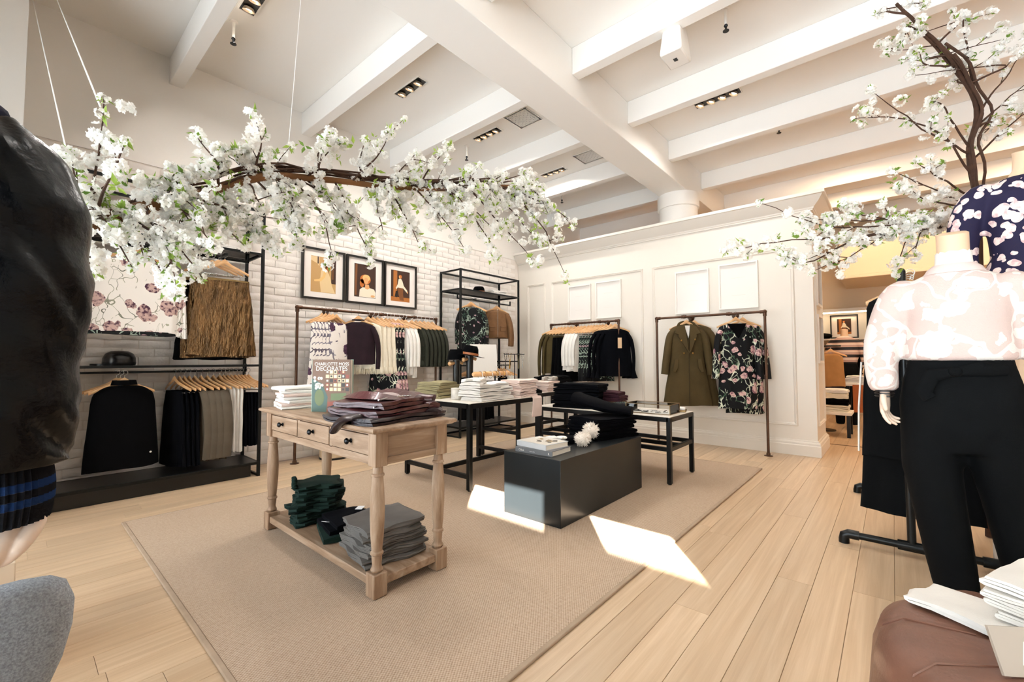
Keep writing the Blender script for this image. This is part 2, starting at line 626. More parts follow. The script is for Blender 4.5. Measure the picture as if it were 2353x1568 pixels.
# ceiling, beams, column
ceiling = struct('ceiling', MB().box(-1.0, XB + 0.2, -4.1, WY + 0.1, CZ, CZ + 0.15), M['ceil'], 'white beamed ceiling')
obj('main_beam', MB().box(-0.9, XB, 2.13, 2.53, 3.5, CZ), M['ceil'], ceiling, bev=0.006)
for x in (-0.3, 0.89, 2.11, 3.28, 4.39, 5.55, 6.85, 8.05, 9.2, 10.3):
    obj('joist', MB().box(x, x + 0.11, 2.53, WY, 3.7, CZ), M['ceil'], ceiling, bev=0.006)
    obj('joist', MB().box(x, x + 0.11, -4.0, 2.13, 3.7, CZ), M['ceil'], ceiling, bev=0.006)
struct('column', MB().lathe([(0.265, 2.9), (0.265, 3.3), (0.29, 3.305), (0.29, 3.5)], 40, (6.42, 2.33)), M['paint'], 'round white column standing above the partition')

# the rooms beyond, side wall and shop front
wall_back = struct('wall_back', MB().box(XB, XB + 0.2, -4.1, WY, 0, CZ), mat('warm_paint', '#e3cfb4', 0.6), 'beige wall of the far room')
struct('wall_side', MB().box(-1.0, XB + 0.2, -4.3, -4.1, 0, CZ), M['paint'], 'plain wall of the shop beside the entrance')
struct('trim_2', MB().box(9.6, XB, -4.1, 0.66, 2.55, 3.15).box(9.55, XB, -4.1, 0.66, 2.5, 2.56), mat('warm_paint', '#e3cfb4'), 'beige bulkhead over the far room', bev=0.01)
wf = struct('wall_front', MB().box(-1.0, 0.0, 4.35, WY, 0, CZ).box(-1.0, -0.9, -4.1, 4.35, 3.45, CZ), M['paint'], 'white pier at the shop window')
win = struct('window_1', MB().box(-0.98, -0.9, -4.1, 4.35, 0.0, 0.09), M['blackmetal'], 'tall shop window')
for y in (-4.06, 0.25, 4.31):
    obj('window_frame', MB().box(-0.98, -0.9, y - 0.03, y + 0.03, 0.09, 3.45), M['blackmetal'], win)
for y0, y1 in ((-4.03, 0.22), (0.28, 4.28)):
    obj('glass_pane', MB().box(-0.943, -0.937, y0, y1, 0.09, 3.45), M['glass'], win)
# street side: unseen shapes added to trim the sun beam
st = mat('pavement', '#b9b4ac', 0.85, 0, 0.1, 3)
fac = mat('sun_blocker_paint', '#d9d2c6', 0.8, 0, 0.06, 2)
struct('wall_street', MB().box(-16, -12, -24, 2, -0.1, 8.86), fac, 'pale unseen block added to cut off the low sun')  # added out of view, its height set to block the low sun
aw = mat('sun_mask_cloth', '#e9e4da', 0.8)
am = MB()
am.add([(-1.02, -11, 3.5), (-1.02, 4.35, 3.5), (-2.0, 4.35, 2.9), (-2.0, -11, 2.9)], [(0, 1, 2, 3)])
am.box(-2.01, -1.99, -11, -2.95, 2.55, 2.9).box(-2.01, -1.99, -2.378, -1.947, 2.55, 2.9).box(-2.01, -1.99, -1.23, 4.35, 2.55, 2.9)  # added valance pieces; the gaps between them shape the sun patches
tag(obj('sun_mask', am, aw), 'unseen cloth sheet added to cut the sun into patches', 'sun_mask')

# ---------------------------------------------------------------- ceiling fittings
def fixture(x, y, lab, n=4, L=0.42, energy=LAMP_W, rot=0):
    t = thing('ceiling_spotlight', lab, 'spotlight', (x, y, CZ), rot, 'recessed spotlight strips in the ceiling')
    m = MB()
    hwx, hl = 0.055, L / 2
    m.box(-hwx, hwx, -hl, hl, -0.004, -0.001)
    obj('recess', m, M['blackpaint'], t)
    fm = MB()
    fm.box(-hwx - 0.008, -hwx, -hl - 0.008, hl + 0.008, -0.012, 0).box(hwx, hwx + 0.008, -hl - 0.008, hl + 0.008, -0.012, 0)
    fm.box(-hwx, hwx, -hl - 0.008, -hl, -0.012, 0).box(-hwx, hwx, hl, hl + 0.008, -0.012, 0)
    obj('frame', fm, M['ceil'], t)
    for k in range(n):
        yy = -hl + L * (k + 0.5) / n
        h = MB().lathe([(0.03, -0.006), (0.043, -0.03), (0.046, -0.03), (0.034, -0.004)], 16)
        q = obj('lamp_cup', h, mat('lamp_cup', '#b9a893', 0.35, 0.6), t, (0, yy, 0), (0.35, 0, 0))
        obj('bulb', MB().ell((0, 0, -0.014), 0.026, 0.026, 0.008, 12, 6), M['lamp'], q)
    if energy:
        l = bpy.data.lights.new('spot', 'AREA')
        l.shape = 'RECTANGLE'
        l.size = 0.1
        l.size_y = L
        l.energy = energy
        l.color = LAMP_COL
        l.spread = math.radians(150)
        lo = bpy.data.objects.new('spotlight_glow', l)
        COL.objects.link(lo)
        lo.location = (x, y, CZ - 0.05)
    return t
fixture(2.65, 3.72, 'recessed spotlight strip nearest above the middle of the blossom branch', 3, 0.42)
fixture(3.86, 3.78, 'recessed spotlight strip beside the nearer round-holed vent', 4, 0.42)
fixture(5.32, 3.8, 'recessed spotlight strip beside the farther vent', 4, 0.42)
fixture(4.97, 1.36, 'recessed spotlight strip right of the main beam', 4, 0.46)
fixture(1.17, 3.7, 'recessed spotlight strip cut by the top edge of the picture', 3, 0.4)
# lamps of the same kind in the bays the picture does not reach
for x, y, e in ((2.65, 1.0, 0.5), (1.2, 1.0, 0.5), (7.4, 0.4, 1.6), (8.6, 0.4, 1.6), (7.4, -1.6, 1.6), (8.6, -1.6, 1.6), (10.75, 0.3, 0.0)):
    l = bpy.data.lights.new('ceiling_lamp', 'AREA')
    l.shape = 'RECTANGLE'
    l.size, l.size_y = 0.12, 0.46
    l.energy = LAMP_W * e
    l.color = (1.0, 0.70, 0.44) if x > 6.5 else LAMP_COL
    lo = bpy.data.objects.new('ceiling_lamp', l)
    COL.objects.link(lo)
    lo.location = (x, y, CZ - 0.05)

def vent(x, y, lab):
    t = thing('ceiling_vent', lab, 'vent', (x, y, CZ), 0, 'perforated ceiling vents')
    obj('backing', MB().box(-0.15, 0.15, -0.15, 0.15, -0.003, -0.001), M['blackpaint'], t)
    # perforated plate: lattice of bars and small rosettes
    m = MB()
    z0, z1 = -0.012, -0.004
    for a in (-1, 1):
        m.box(-0.16, 0.16, a * 0.15 - 0.012, a * 0.15 + 0.012, z0, z1)
        m.box(a * 0.15 - 0.012, a * 0.15 + 0.012, -0.16, 0.16, z0, z1)
    k = 10
    for i in range(k + 1):
        u = -0.15 + 0.3 * i / k
        m.box(-0.15, 0.15, u - 0.0045, u + 0.0045, z0, z1)
        m.box(u - 0.0045, u + 0.0045, -0.15, 0.15, z0, z1)
    for i in range(k):
        for j in range(k):
            cx, cy = -0.135 + 0.03 * i, -0.135 + 0.03 * j
            if (i + j) % 2:
                m.box(cx - 0.012, cx + 0.012, cy - 0.003, cy + 0.003, z0, z1)
                m.box(cx - 0.003, cx + 0.003, cy - 0.012, cy + 0.012, z0, z1)
            else:
                q = 0.0105
                m.add([(cx - q, cy, z0), (cx, cy - q, z0), (cx + q, cy, z0), (cx, cy + q, z0)], [(0, 1, 2, 3)])
    obj('grille', m, M['ceil'], t)
vent(3.87, 3.2, 'square perforated vent in the ceiling left of the main beam, the nearer one')
vent(5.23, 3.13, 'square perforated vent in the ceiling farther along the main beam')

# speaker box hanging from the ceiling
t = thing('ceiling_speaker', 'white square speaker box hanging from the ceiling', 'speaker', (3.42, 1.24, 3.5))
m = MB()
m.rings([[(a * s, b * s, z) for a, b in ((-0.115, -0.085), (0.115, -0.085), (0.115, 0.085), (-0.115, 0.085))] for s, z in ((1, 0.0), (1, 0.03), (0.82, 0.2), (0.6, 0.32))])
obj('cabinet', m, M['paint'], t, bev=0.012)
obj('mount', MB().cyl((0, 0, 0.31), (0, 0, 0.45), 0.025).cyl((0, 0, 0.43), (0, 0, 0.449), 0.06), M['paint'], t)
obj('driver_port', MB().box(-0.018, 0.018, -0.014, 0.014, -0.004, 0.002), M['blackpaint'], t)

def sprinkler(x, y, lab):
    t = thing('sprinkler', lab, 'sprinkler', (x, y, CZ), 0, 'ceiling sprinklers')
    obj('pipe', MB().cyl((0, 0, -0.001), (0, 0, -0.14), 0.012, None, 10).cyl((0, 0, -0.001), (0, 0, -0.012), 0.032, None, 16), M['ceil'], t)
    obj('head', MB().lathe([(0.012, -0.14), (0.016, -0.15), (0.008, -0.165), (0.006, -0.185), (0.024, -0.19), (0.024, -0.194)], 12), M['knob'], t)
for x, y, lab in ((1.14, 4.1, 'sprinkler head nearest the brick wall at top left'), (3.72, 0.94, 'sprinkler head right of the white speaker box'), (5.85, 0.93, 'sprinkler head above the right blossom branches'),
                  (3.9, 4.2, 'sprinkler head just above the blossom branch near the vent'), (6.05, 4.15, 'small sprinkler head near the far corner above the cornice')):
    sprinkler(x, y, lab)
t = tag(obj('ceiling_grille', MB().lathe([(0.13, CZ - 0.006), (0.13, CZ - 0.0005)], 40, (4.68, 0.54)), M['ceil']), 'round flush white speaker disc in the ceiling', 'speaker')

# ---------------------------------------------------------------- rug
rt = NT('sisal_weave')
cc = rt.coord('Object', (1, 1, 1))
sep = rt.n('ShaderNodeSeparateXYZ')
rt.l(cc, sep.inputs[0])
sx = rt.math('SINE', rt.math('MULTIPLY', sep.outputs[0], 2 * PI / 0.017))
sy = rt.math('SINE', rt.math('MULTIPLY', sep.outputs[1], 2 * PI / 0.012))
wv = rt.math('MULTIPLY_ADD', rt.math('MULTIPLY', sx, sy), 0.25, 0.5)
nz = rt.noise(cc, 120, 2)
h = rt.math('MULTIPLY_ADD', nz, 0.5, wv)
big = rt.noise(cc, 1.3, 3)
c0 = rt.ramp(h, [(0.35, '#836c58'), (0.6, '#ad9681'), (0.95, '#c9b6a2')])
rt.l(rt.mix(rt.math('MULTIPLY', big, 0.3), c0, '#a1876c'), rt.b.inputs['Base Color'])
rt.b.inputs['Roughness'].default_value = 0.95
rt.b.inputs['Specular IOR Level'].default_value = 0.1
rt.bump(h, 0.7, 0.004)
rug = thing('rug', 'large beige woven sisal rug under the tables', 'rug', (2.735, 2.475, 0))
obj('weave', MB().box(-2.2, 2.2, -1.44, 1.44, 0.0, 0.011), rt.mat, rug)
bmz = MB()
for a in (-1, 1):
    bmz.box(-2.222, 2.222, a * 1.451 - 0.011, a * 1.451 + 0.011, 0, 0.0125)
    bmz.box(a * 2.211 - 0.011, a * 2.211 + 0.011, -1.44, 1.44, 0, 0.0125)
obj('binding', bmz, fabric('rug_binding', '#a9947f'), rug, bev=0.004)
# ================================================================ FURNITURE
BM = M['blackmetal']
def bar(mb, p0, p1, w=0.025):
    """square bar along an axis"""
    a, b = Vector(p0), Vector(p1)
    lo = Vector((min(a.x, b.x), min(a.y, b.y), min(a.z, b.z))) - Vector((w / 2,) * 3)
    hi = Vector((max(a.x, b.x), max(a.y, b.y), max(a.z, b.z))) + Vector((w / 2,) * 3)
    return mb.box(lo.x, hi.x, lo.y, hi.y, lo.z, hi.z)

def shelf_unit(lab, x0, x1, y0, y1, top, s1, s2, bot, rail1, rail2, ry):
    t = thing('shelving_unit', lab, 'shelving unit', ((x0 + x1) / 2, (y0 + y1) / 2, 0))
    cx, cy = (x0 + x1) / 2, (y0 + y1) / 2
    X0, X1, Y0, Y1 = x0 - cx, x1 - cx, y0 - cy, y1 - cy
    for x in (X0, X1):
        for y in (Y0, Y1):
            obj('post', bar(MB(), (x, y, 0.0125), (x, y, top - 0.0125), 0.026), BM, t, bev=0.002)
    for z in (top, bot, 0.02):
        for y in (Y0, Y1):
            if z == 0.02 and y == Y0:
                continue
            obj('rail', bar(MB(), (X0, y, z - 0.012), (X1, y, z - 0.012), 0.024), BM, t, bev=0.002)
        for x in (X0, X1):
            obj('rail', bar(MB(), (x, Y0, z - 0.012), (x, Y1, z - 0.012), 0.022), BM, t, bev=0.002)
    for z in (s1, s2):
        f = MB()
        for y in (Y0, Y1):
            bar(f, (X0, y, z - 0.01), (X1, y, z - 0.01), 0.02)
        for x in (X0, X1):
            bar(f, (x, Y0, z - 0.01), (x, Y1, z - 0.01), 0.02)
        q = obj('shelf', f, BM, t, bev=0.002)
        obj('glass_pane', MB().box(X0 + 0.012, X1 - 0.012, Y0 + 0.012, Y1 - 0.012, z - 0.006, z), M['glass'], q)
    obj('bottom_tray', MB().box(X0 + 0.013, X1 - 0.013, Y0 + 0.013, Y1 - 0.013, bot - 0.02, bot), M['blackpaint'], t)
    for z in (rail1, rail2):
        r = MB()
        bar(r, (X0 + 0.06, ry - cy, z), (X1 - 0.06, ry - cy, z), 0.018)
        for x in (X0 + 0.06, X1 - 0.06):
            bar(r, (x, ry - cy, z), (x, ry - cy, z + 0.055), 0.018)
        obj('hanging_rail', r, BM, t, bev=0.002)
    return t
u1 = shelf_unit('tall black metal shelving unit with glass shelves at the left', 0.06, 1.57, 4.578, 5.02, 2.555, 2.131, 1.058, 0.135, 2.07, 1.0, 4.8)
obj('plinth', MB().box(-0.72, 0.70, -0.19, 0.2, 0.0, 0.105), M['blackpaint'], u1)  # low dark base; its black mostly stands for shade under the tray
u2 = shelf_unit('tall black metal shelving unit in the corner by the panelled wall', 4.15, 5.42, 4.59, 5.02, 2.40, 2.12, 1.08, 0.15, 1.99, 1.01, 4.72)

# pipe garment racks
def pipe_rack(lab, length, height, brackets, wall_d, name='garment_rack'):
    """along local +X, wall side is +Y"""
    t = thing(name, lab, 'garment rack', group='bronze pipe garment racks')
    r = 0.0145
    obj('rail', MB().cyl((0, 0, height), (length, 0, height), r, None, 12), M['bronze'], t)
    for x in (0, length):
        obj('post', MB().cyl((x, 0, 0.012), (x, 0, height), r, None, 12), M['bronze'], t)
        obj('elbow', MB().ell((x, 0, height), 0.024, 0.024, 0.024).cyl((x, 0, height - 0.05), (x, 0, height), 0.02, None, 12).cyl((x, 0, height), (x + (0.05 if x == 0 else -0.05), 0, height), 0.02, None, 12), M['bronze'], t)
        obj('floor_flange', MB().lathe([(0.045, 0.0), (0.045, 0.007), (0.022, 0.012), (0.02, 0.035)], 16, (x, 0)), M['bronze'], t)
    for x in brackets:
        b = MB().cyl((x - 0.03, 0, height), (x + 0.03, 0, height), 0.021, None, 12).ell((x, 0, height), 0.024, 0.024, 0.024)
        b.cyl((x, 0, height), (x, wall_d - 0.02, height), 0.012, None, 10)
        q = obj('wall_bracket', b, M['bronze'], t)
        obj('wall_flange', MB().cyl((x, wall_d - 0.03, height), (x, wall_d, height), 0.02, 0.042, 16).cyl((x, wall_d, height), (x, wall_d + 0.006, height), 0.042, None, 16), M['bronze'], q)
    return t
rack1 = pipe_rack('bronze pipe garment rack fixed to the white brick wall', 1.89, 1.668, (0.42, 1.02, 1.52), WY - 4.81 - 0.02)
rack1.location = (2.0, 4.81, 0)
rack2 = pipe_rack('bronze pipe garment rack full of clothes on the panelled wall', 1.2, 1.66, (0.35, 0.9), WX - 5.74 - 0.008)
rack2.location = (5.74, 4.167, 0)
rack2.rotation_euler = (0, 0, -PI / 2)
rack3 = pipe_rack('bronze pipe garment rack holding only the olive coat and a floral dress', 1.28, 1.646, (0.36, 0.9), WX - 5.68 - 0.008)
rack3.location = (5.68, 2.375, 0)
rack3.rotation_euler = (0, 0, -PI / 2)

# console table
ct = thing('console_table', 'limed oak console table with three drawers and turned legs', 'table', (1.32, 2.45, 0.012))
X0, X1, Y0, Y1 = -0.205, 0.205, -0.645, 0.645
tm = MB()
e = 0.045
tm.rings([[(X0 - e * k, Y0 - e * k, z), (X1 + e * k, Y0 - e * k, z), (X1 + e * k, Y1 + e * k, z), (X0 - e * k, Y1 + e * k, z)] for k, z in ((0.55, 0.748), (0.7, 0.752), (0.95, 0.758), (1.0, 0.764), (0.98, 0.771), (0.9, 0.775))])
obj('table_top', tm, M['oak'], ct, ang=25)
ap = MB()
ap.box(X0 + 0.012, X0 + 0.03, Y0 + 0.035, Y1 - 0.035, 0.595, 0.75)
obj('front_rail', MB().box(X0 + 0.006, X0 + 0.03, Y0 + 0.03, Y1 - 0.03, 0.595, 0.634).box(X0 + 0.006, X0 + 0.03, Y0 + 0.03, Y1 - 0.03, 0.735, 0.75)
    .box(X0 + 0.006, X0 + 0.03, 0.182, 0.21, 0.63, 0.74).box(X0 + 0.006, X0 + 0.03, -0.212, -0.184, 0.63, 0.74), M['oak'], ct)
obj('back_panel', MB().box(X1 - 0.03, X1 - 0.008, Y0 + 0.03, Y1 - 0.03, 0.595, 0.75), M['oak'], ct)
for y in (Y0, Y1):
    s = -1 if y < 0 else 1
    q = obj('end_panel', MB().box(X0 + 0.03, X1 - 0.03, y - s * 0.022, y - s * 0.012, 0.6, 0.75), M['oakx'], ct)
    fm = MB()
    yo0, yo1 = (y - s * 0.022, y - s * 0.003)
    a, b = min(yo0, yo1), max(yo0, yo1)
    fm.box(X0 + 0.03, X1 - 0.03, a, b, 0.595, 0.628).box(X0 + 0.03, X1 - 0.03, a, b, 0.724, 0.75)
    obj('panel_frame', fm, M['oakx'], q, bev=0.003)
for y0, y1 in ((0.21, 0.615), (-0.184, 0.182), (-0.615, -0.212)):
    d = obj('drawer', MB().box(X0 + 0.002, X0 + 0.3, y0 + 0.004, y1 - 0.004, 0.638, 0.731), M['oak'], ct, bev=0.002)
    obj('drawer_gap', MB().box(X0 + 0.012, X0 + 0.016, y0 + 0.0, y1 - 0.0, 0.634, 0.735), mat('shadow_gap', '#3a2a1c', 0.9), d)
    ym = (y0 + y1) / 2
    k = MB().lathe([(0.011, 0.0), (0.011, 0.003), (0.005, 0.008), (0.006, 0.013), (0.014, 0.018), (0.016, 0.024), (0.012, 0.031), (0.004, 0.034)], 16)
    k.xf(Matrix.Rotation(-PI / 2, 4, 'Y'))
    obj('knob', k, M['knob'], d, (X0 + 0.002, ym, 0.688))
legp = [(0.016, 0.105), (0.026, 0.112), (0.029, 0.12), (0.024, 0.13), (0.021, 0.14), (0.023, 0.16), (0.024, 0.185), (0.03, 0.19), (0.03, 0.198), (0.024, 0.205), (0.029, 0.26), (0.033, 0.34), (0.034, 0.4), (0.031, 0.47), (0.026, 0.535), (0.025, 0.545), (0.031, 0.548), (0.031, 0.556), (0.025, 0.56), (0.023, 0.585), (0.021, 0.592), (0.027, 0.596)]
for x in (X0 + 0.025, X1 - 0.025):
    for y in (Y0 + 0.025, Y1 - 0.025):
        l = obj('leg', MB().lathe(legp, 20, (x, y)), M['oakv'], ct, ang=30)
        obj('corner_block', MB().box(x - 0.033, x + 0.033, y - 0.033, y + 0.033, 0.592, 0.75), M['oakv'], l, bev=0.004)
        obj('foot_block', MB().box(x - 0.036, x + 0.036, y - 0.036, y + 0.036, 0.0, 0.108), M['oakv'], l, bev=0.005)
sh = MB().box(X0 + 0.0, X1 - 0.0, Y0 + 0.0, Y1 - 0.0, 0.045, 0.083)
obj('bottom_shelf', sh, M['oak'], ct, bev=0.004)

# black frame tables
def frame_table(lab, x0, x1, y0, y1, h, stretch, w=0.038, topmat=None):
    cx, cy = (x0 + x1) / 2, (y0 + y1) / 2
    t = thing('display_table', lab, 'table', (cx, cy, 0.0115))
    h -= 0.0115
    X0, X1, Y0, Y1 = x0 - cx + w / 2, x1 - cx - w / 2, y0 - cy + w / 2, y1 - cy - w / 2
    for x in (X0, X1):
        for y in (Y0, Y1):
            l = obj('leg', MB().box(x - w / 2, x + w / 2, y - w / 2, y + w / 2, 0.008, h - 0.01), BM, t, bev=0.002)
            obj('foot', MB().lathe([(0.015, 0), (0.015, 0.01)], 12, (x, y)), M['blackpaint'], l)
    fr = MB()
    for y in (Y0, Y1):
        fr.box(X0, X1, y - w / 2, y + w / 2, h - 0.045, h - 0.004)
    for x in (X0, X1):
        fr.box(x - w / 2, x + w / 2, Y0, Y1, h - 0.045, h - 0.004)
    obj('top_frame', fr, BM, t, bev=0.002)
    obj('table_top', MB().box(x0 - cx + 0.004, x1 - cx - 0.004, y0 - cy + 0.004, y1 - cy - 0.004, h - 0.006, h), topmat or M['whitetop'], t)
    z = stretch
    for kind in ('a', 'b'):
        pass
    for x in (X0, X1):
        obj('stretcher', MB().box(x - 0.015, x + 0.015, Y0, Y1, z - 0.018, z + 0.018), BM, t, bev=0.002)
    obj('stretcher', MB().box(X0, X1, -0.015, 0.015, z - 0.018, z + 0.018), BM, t, bev=0.002) if (x1 - x0) > (y1 - y0) else obj('stretcher', MB().box(-0.015, 0.015, Y0, Y1, z - 0.018, z + 0.018), BM, t, bev=0.002)
    if (x1 - x0) < (y1 - y0):
        for y in (Y0, Y1):
            obj('stretcher', MB().box(X0, X1, y - 0.015, y + 0.015, z - 0.018, z + 0.018), BM, t, bev=0.002)
    return t
TA = frame_table('black metal table with white top holding white and pink knitwear', 2.50, 3.49, 2.65, 3.55, 0.735, 0.115)
TB = frame_table('low black metal table with white top holding the glass jewellery box', 3.77, 4.36, 1.47, 2.96, 0.595, 0.30)
TC = frame_table('black metal table with white top behind the low table, under pink knitwear', 3.56, 4.72, 3.02, 3.6, 0.72, 0.30)
# black cube plinth
bx_ = MB().box(-0.6, 0.6, -0.245, 0.245, 0.0, 0.433)
bx = tag(obj('display_plinth', bx_, mat('plinth_lacquer', '#1a1e20', 0.32, 0, 0.1, 3, 0, 1, 0, 0.35), None, (2.945, 1.88, 0.012), bev=0.003), 'matt black display block on the rug with two books on top', 'plinth')

# pictures on the brick wall --------------------------------------------------
def poly(mb, pts, d, mi, cx=0, cz=0, s=1.0, flip=1):
    P = [(cx + x * s * flip, -d, cz + z * s) for x, z in pts]
    mb.add(P, [tuple(range(len(P)))], mi)
def blob(cx, cz, rx, rz, n=14, ph=0):
    return [(cx + rx * math.cos(2 * PI * k / n + ph), cz + rz * math.sin(2 * PI * k / n + ph)) for k in range(n)]
PC = [mat('photo_' + n, c, 0.6) for n, c in (('stone', '#c49a63'), ('dark', '#3b1f10'), ('pale', '#e3c696'), ('hair', '#c8702a'), ('skin', '#e3a970'), ('cream', '#f0e2cb'), ('brown', '#7b4a22'), ('orange', '#b06a2a'), ('black', '#1d120c'), ('gold', '#e8bf7c'))]
def photo_mesh(kind, w, h):
    m = MB()
    W, H = w / 2, h / 2
    rect = lambda x0, x1, z0, z1: [(x0 * W, z0 * H), (x1 * W, z0 * H), (x1 * W, z1 * H), (x0 * W, z1 * H)]
    S = lambda pts: [(x * W, z * H) for x, z in pts]
    if kind == 0:      # woman in a pale coat beside stone columns
        poly(m, rect(-1, 1, -1, 1), 0, 0)
        poly(m, rect(0.28, 0.42, -0.1, 0.98), 0.0004, 6)
        poly(m, rect(0.42, 0.62, -0.1, 0.98), 0.0004, 0)
        poly(m, rect(0.62, 1, -0.45, 0.98), 0.0004, 1)
        poly(m, rect(0.7, 0.8, -0.2, 0.98), 0.0005, 6)
        poly(m, S([(-1, 0.75), (-0.5, 0.6), (-0.35, 0.45), (-0.35, 0.98), (-1, 0.98)]), 0.0004, 2)
        poly(m, S([(-0.5, 0.6), (-0.4, 0.6), (-0.4, 1), (-0.5, 1)]), 0.0006, 1)
        poly(m, S([(-0.2, -0.98), (-0.3, -0.45), (-0.22, 0.1), (-0.18, 0.28), (0.05, 0.38), (0.3, 0.3), (0.52, -0.1), (0.7, -0.6), (0.95, -0.98)]), 0.0008, 2)
        poly(m, S([(-0.75, -0.33), (-0.72, -0.42), (-0.2, -0.38), (0.12, -0.12), (0.2, 0.15), (0.02, 0.2), (-0.1, -0.1), (-0.35, -0.25)]), 0.0010, 9)
        poly(m, S(blob(0.05, 0.5, 0.22, 0.14)), 0.0012, 3)
        poly(m, S([(0.0, 0.55), (0.3, 0.5), (0.4, 0.25), (0.15, 0.3)]), 0.0012, 3)
        poly(m, S(blob(-0.08, 0.45, 0.1, 0.12)), 0.0014, 4)
    elif kind == 1:    # woman with tousled blond hair in a white top
        poly(m, rect(-1, 1, -1, 1), 0, 1)
        poly(m, S([(-0.95, -0.9), (-0.78, -0.9), (-0.72, 0.95), (-0.9, 0.98)]), 0.0004, 6)
        poly(m, S([(-0.55, -0.98), (-0.5, -0.55), (-0.25, -0.4), (0.3, -0.38), (0.85, -0.45), (0.98, -0.65), (0.98, -0.98)]), 0.0006, 5)
        poly(m, S([(-0.02, -0.45), (0.0, -0.2), (0.35, -0.2), (0.42, -0.42), (0.2, -0.5)]), 0.0008, 4)
        poly(m, S(blob(0.02, 0.1, 0.5, 0.3)), 0.0010, 3)
        poly(m, S(blob(-0.3, -0.15, 0.2, 0.25)), 0.0010, 3)
        poly(m, S(blob(0.1, 0.2, 0.36, 0.2)), 0.0011, 9)
        poly(m, S(blob(0.08, 0.02, 0.22, 0.2)), 0.0012, 4)
        poly(m, S(blob(0.72, -0.88, 0.2, 0.07)), 0.0012, 4)
    else:              # woman walking in a frilled white blouse with a bag
        poly(m, rect(-1, 1, -1, 1), 0, 1)
        poly(m, rect(-0.75, -0.35, -0.7, 0.98), 0.0004, 7)
        poly(m, rect(-1, 1, -1, -0.72), 0.0004, 7)
        poly(m, S([(-0.28, -0.1), (0.3, -0.08), (0.28, -0.5), (0.38, -0.92), (-0.05, -0.92), (-0.22, -0.5)]), 0.0006, 6)
        poly(m, S([(-0.2, 0.45), (0.05, 0.5), (0.2, 0.35), (0.35, 0.05), (0.75, -0.25), (0.7, -0.38), (0.3, -0.12), (-0.3, -0.1), (-0.4, -0.22), (-0.5, -0.15), (-0.3, 0.1)]), 0.0008, 5)
        poly(m, S(blob(-0.02, 0.62, 0.17, 0.12)), 0.0010, 3)
        poly(m, S(blob(-0.09, 0.58, 0.07, 0.09)), 0.0012, 4)
        poly(m, S([(-0.5, -0.35), (-0.3, -0.3), (-0.35, -0.75), (-0.6, -0.72)]), 0.0010, 8)
        poly(m, S(blob(0.75, -0.36, 0.06, 0.06)), 0.0010, 4)
    return m
def picture(lab, x, z, w, h, fw, fmat, pw, ph, kind, group, depth=0.035):
    t = thing('picture_frame', lab, 'picture', (x, WY - 0.014, z), 0, group)
    t_ = [(0, 0.0), (0, depth), (fw, depth), (fw, 0.012)]
    fm = MB()
    fm.rings([[(-w / 2 + i, -d, -h / 2 + i), (w / 2 - i, -d, -h / 2 + i), (w / 2 - i, -d, h / 2 - i), (-w / 2 + i, -d, h / 2 - i)] for i, d in t_], False, False)
    obj('frame', fm, fmat, t, ang=25)
    obj('mat_board', MB().box(-w / 2 + 0.004, w / 2 - 0.004, -0.012, -0.0, -h / 2 + 0.004, h / 2 - 0.004), mat('mat_board', '#f1e9e2', 0.6), t)
    if kind is not None:
        q = obj('photo_print', photo_mesh(kind, pw, ph), PC, t, (0, -0.0125, -0.005 * h), smooth=False)
    return t
FB = mat('black_frame', '#141210', 0.35)
g_ = 'black framed photographs in a row'
for k, (xc, l) in enumerate(((2.386, 'black framed photograph of a woman in a pale coat by stone columns'), (2.925, 'black framed photograph of a blond woman in a white top'), (3.453, 'black framed photograph of a woman walking with a handbag'))):
    picture(l, xc, 2.105, 0.515, 0.6, 0.022, FB, 0.3, 0.42, k, g_)
# ================================================================ CLOTHES
def sp(c, p):
    return math.copysign(abs(c) ** p, c)
def garm(rows, n=44, rip=0.0, nrip=9, seed=0, px=0.75, py=0.9, steps=26, pw=1.2, cap=True):
    """lofted cloth shell; rows of (z, half width, half depth[, y shift])"""
    P = [(r[0], r[1], r[2], r[3] if len(r) > 3 else 0.0) for r in rows]
    L = [0.0]
    for i in range(1, len(P)):
        L.append(L[-1] + math.hypot(P[i][0] - P[i - 1][0], P[i][1] - P[i - 1][1]))
    rn = random.Random(seed)
    ph = rn.uniform(0, 6.28)
    ph2 = rn.uniform(0, 6.28)
    R = []
    for k in range(steps):
        d = L[-1] * k / (steps - 1)
        i = max(0, min(len(P) - 2, next((q for q in range(len(L) - 1) if L[q + 1] >= d - 1e-9), len(P) - 2)))
        t = (d - L[i]) / max(1e-9, L[i + 1] - L[i])
        z, hw, hd, yo = (lerp(P[i][q], P[i + 1][q], t) for q in range(4))
        s = k / (steps - 1)
        ring = []
        for j in range(n):
            a = 2 * PI * j / n
            cx, sx = math.cos(a), math.sin(a)
            w = rip * s ** pw * (math.sin(nrip * a + ph + 0.8 * math.sin(2 * a + ph2)) + 0.4 * math.sin((nrip * 2 + 1) * a + ph2))
            nn = noise.noise(Vector((cx * 2 + seed, sx * 2, z * 5))) * 0.006
            ring.append((hw * sp(cx, px) + cx * (w * 0.5 + nn), yo + hd * sp(sx, py) + sx * (w + nn) , z + (0.006 * math.sin(3 * a + ph) * s)))
        R.append(ring)
    return MB().rings(R, cap, cap)
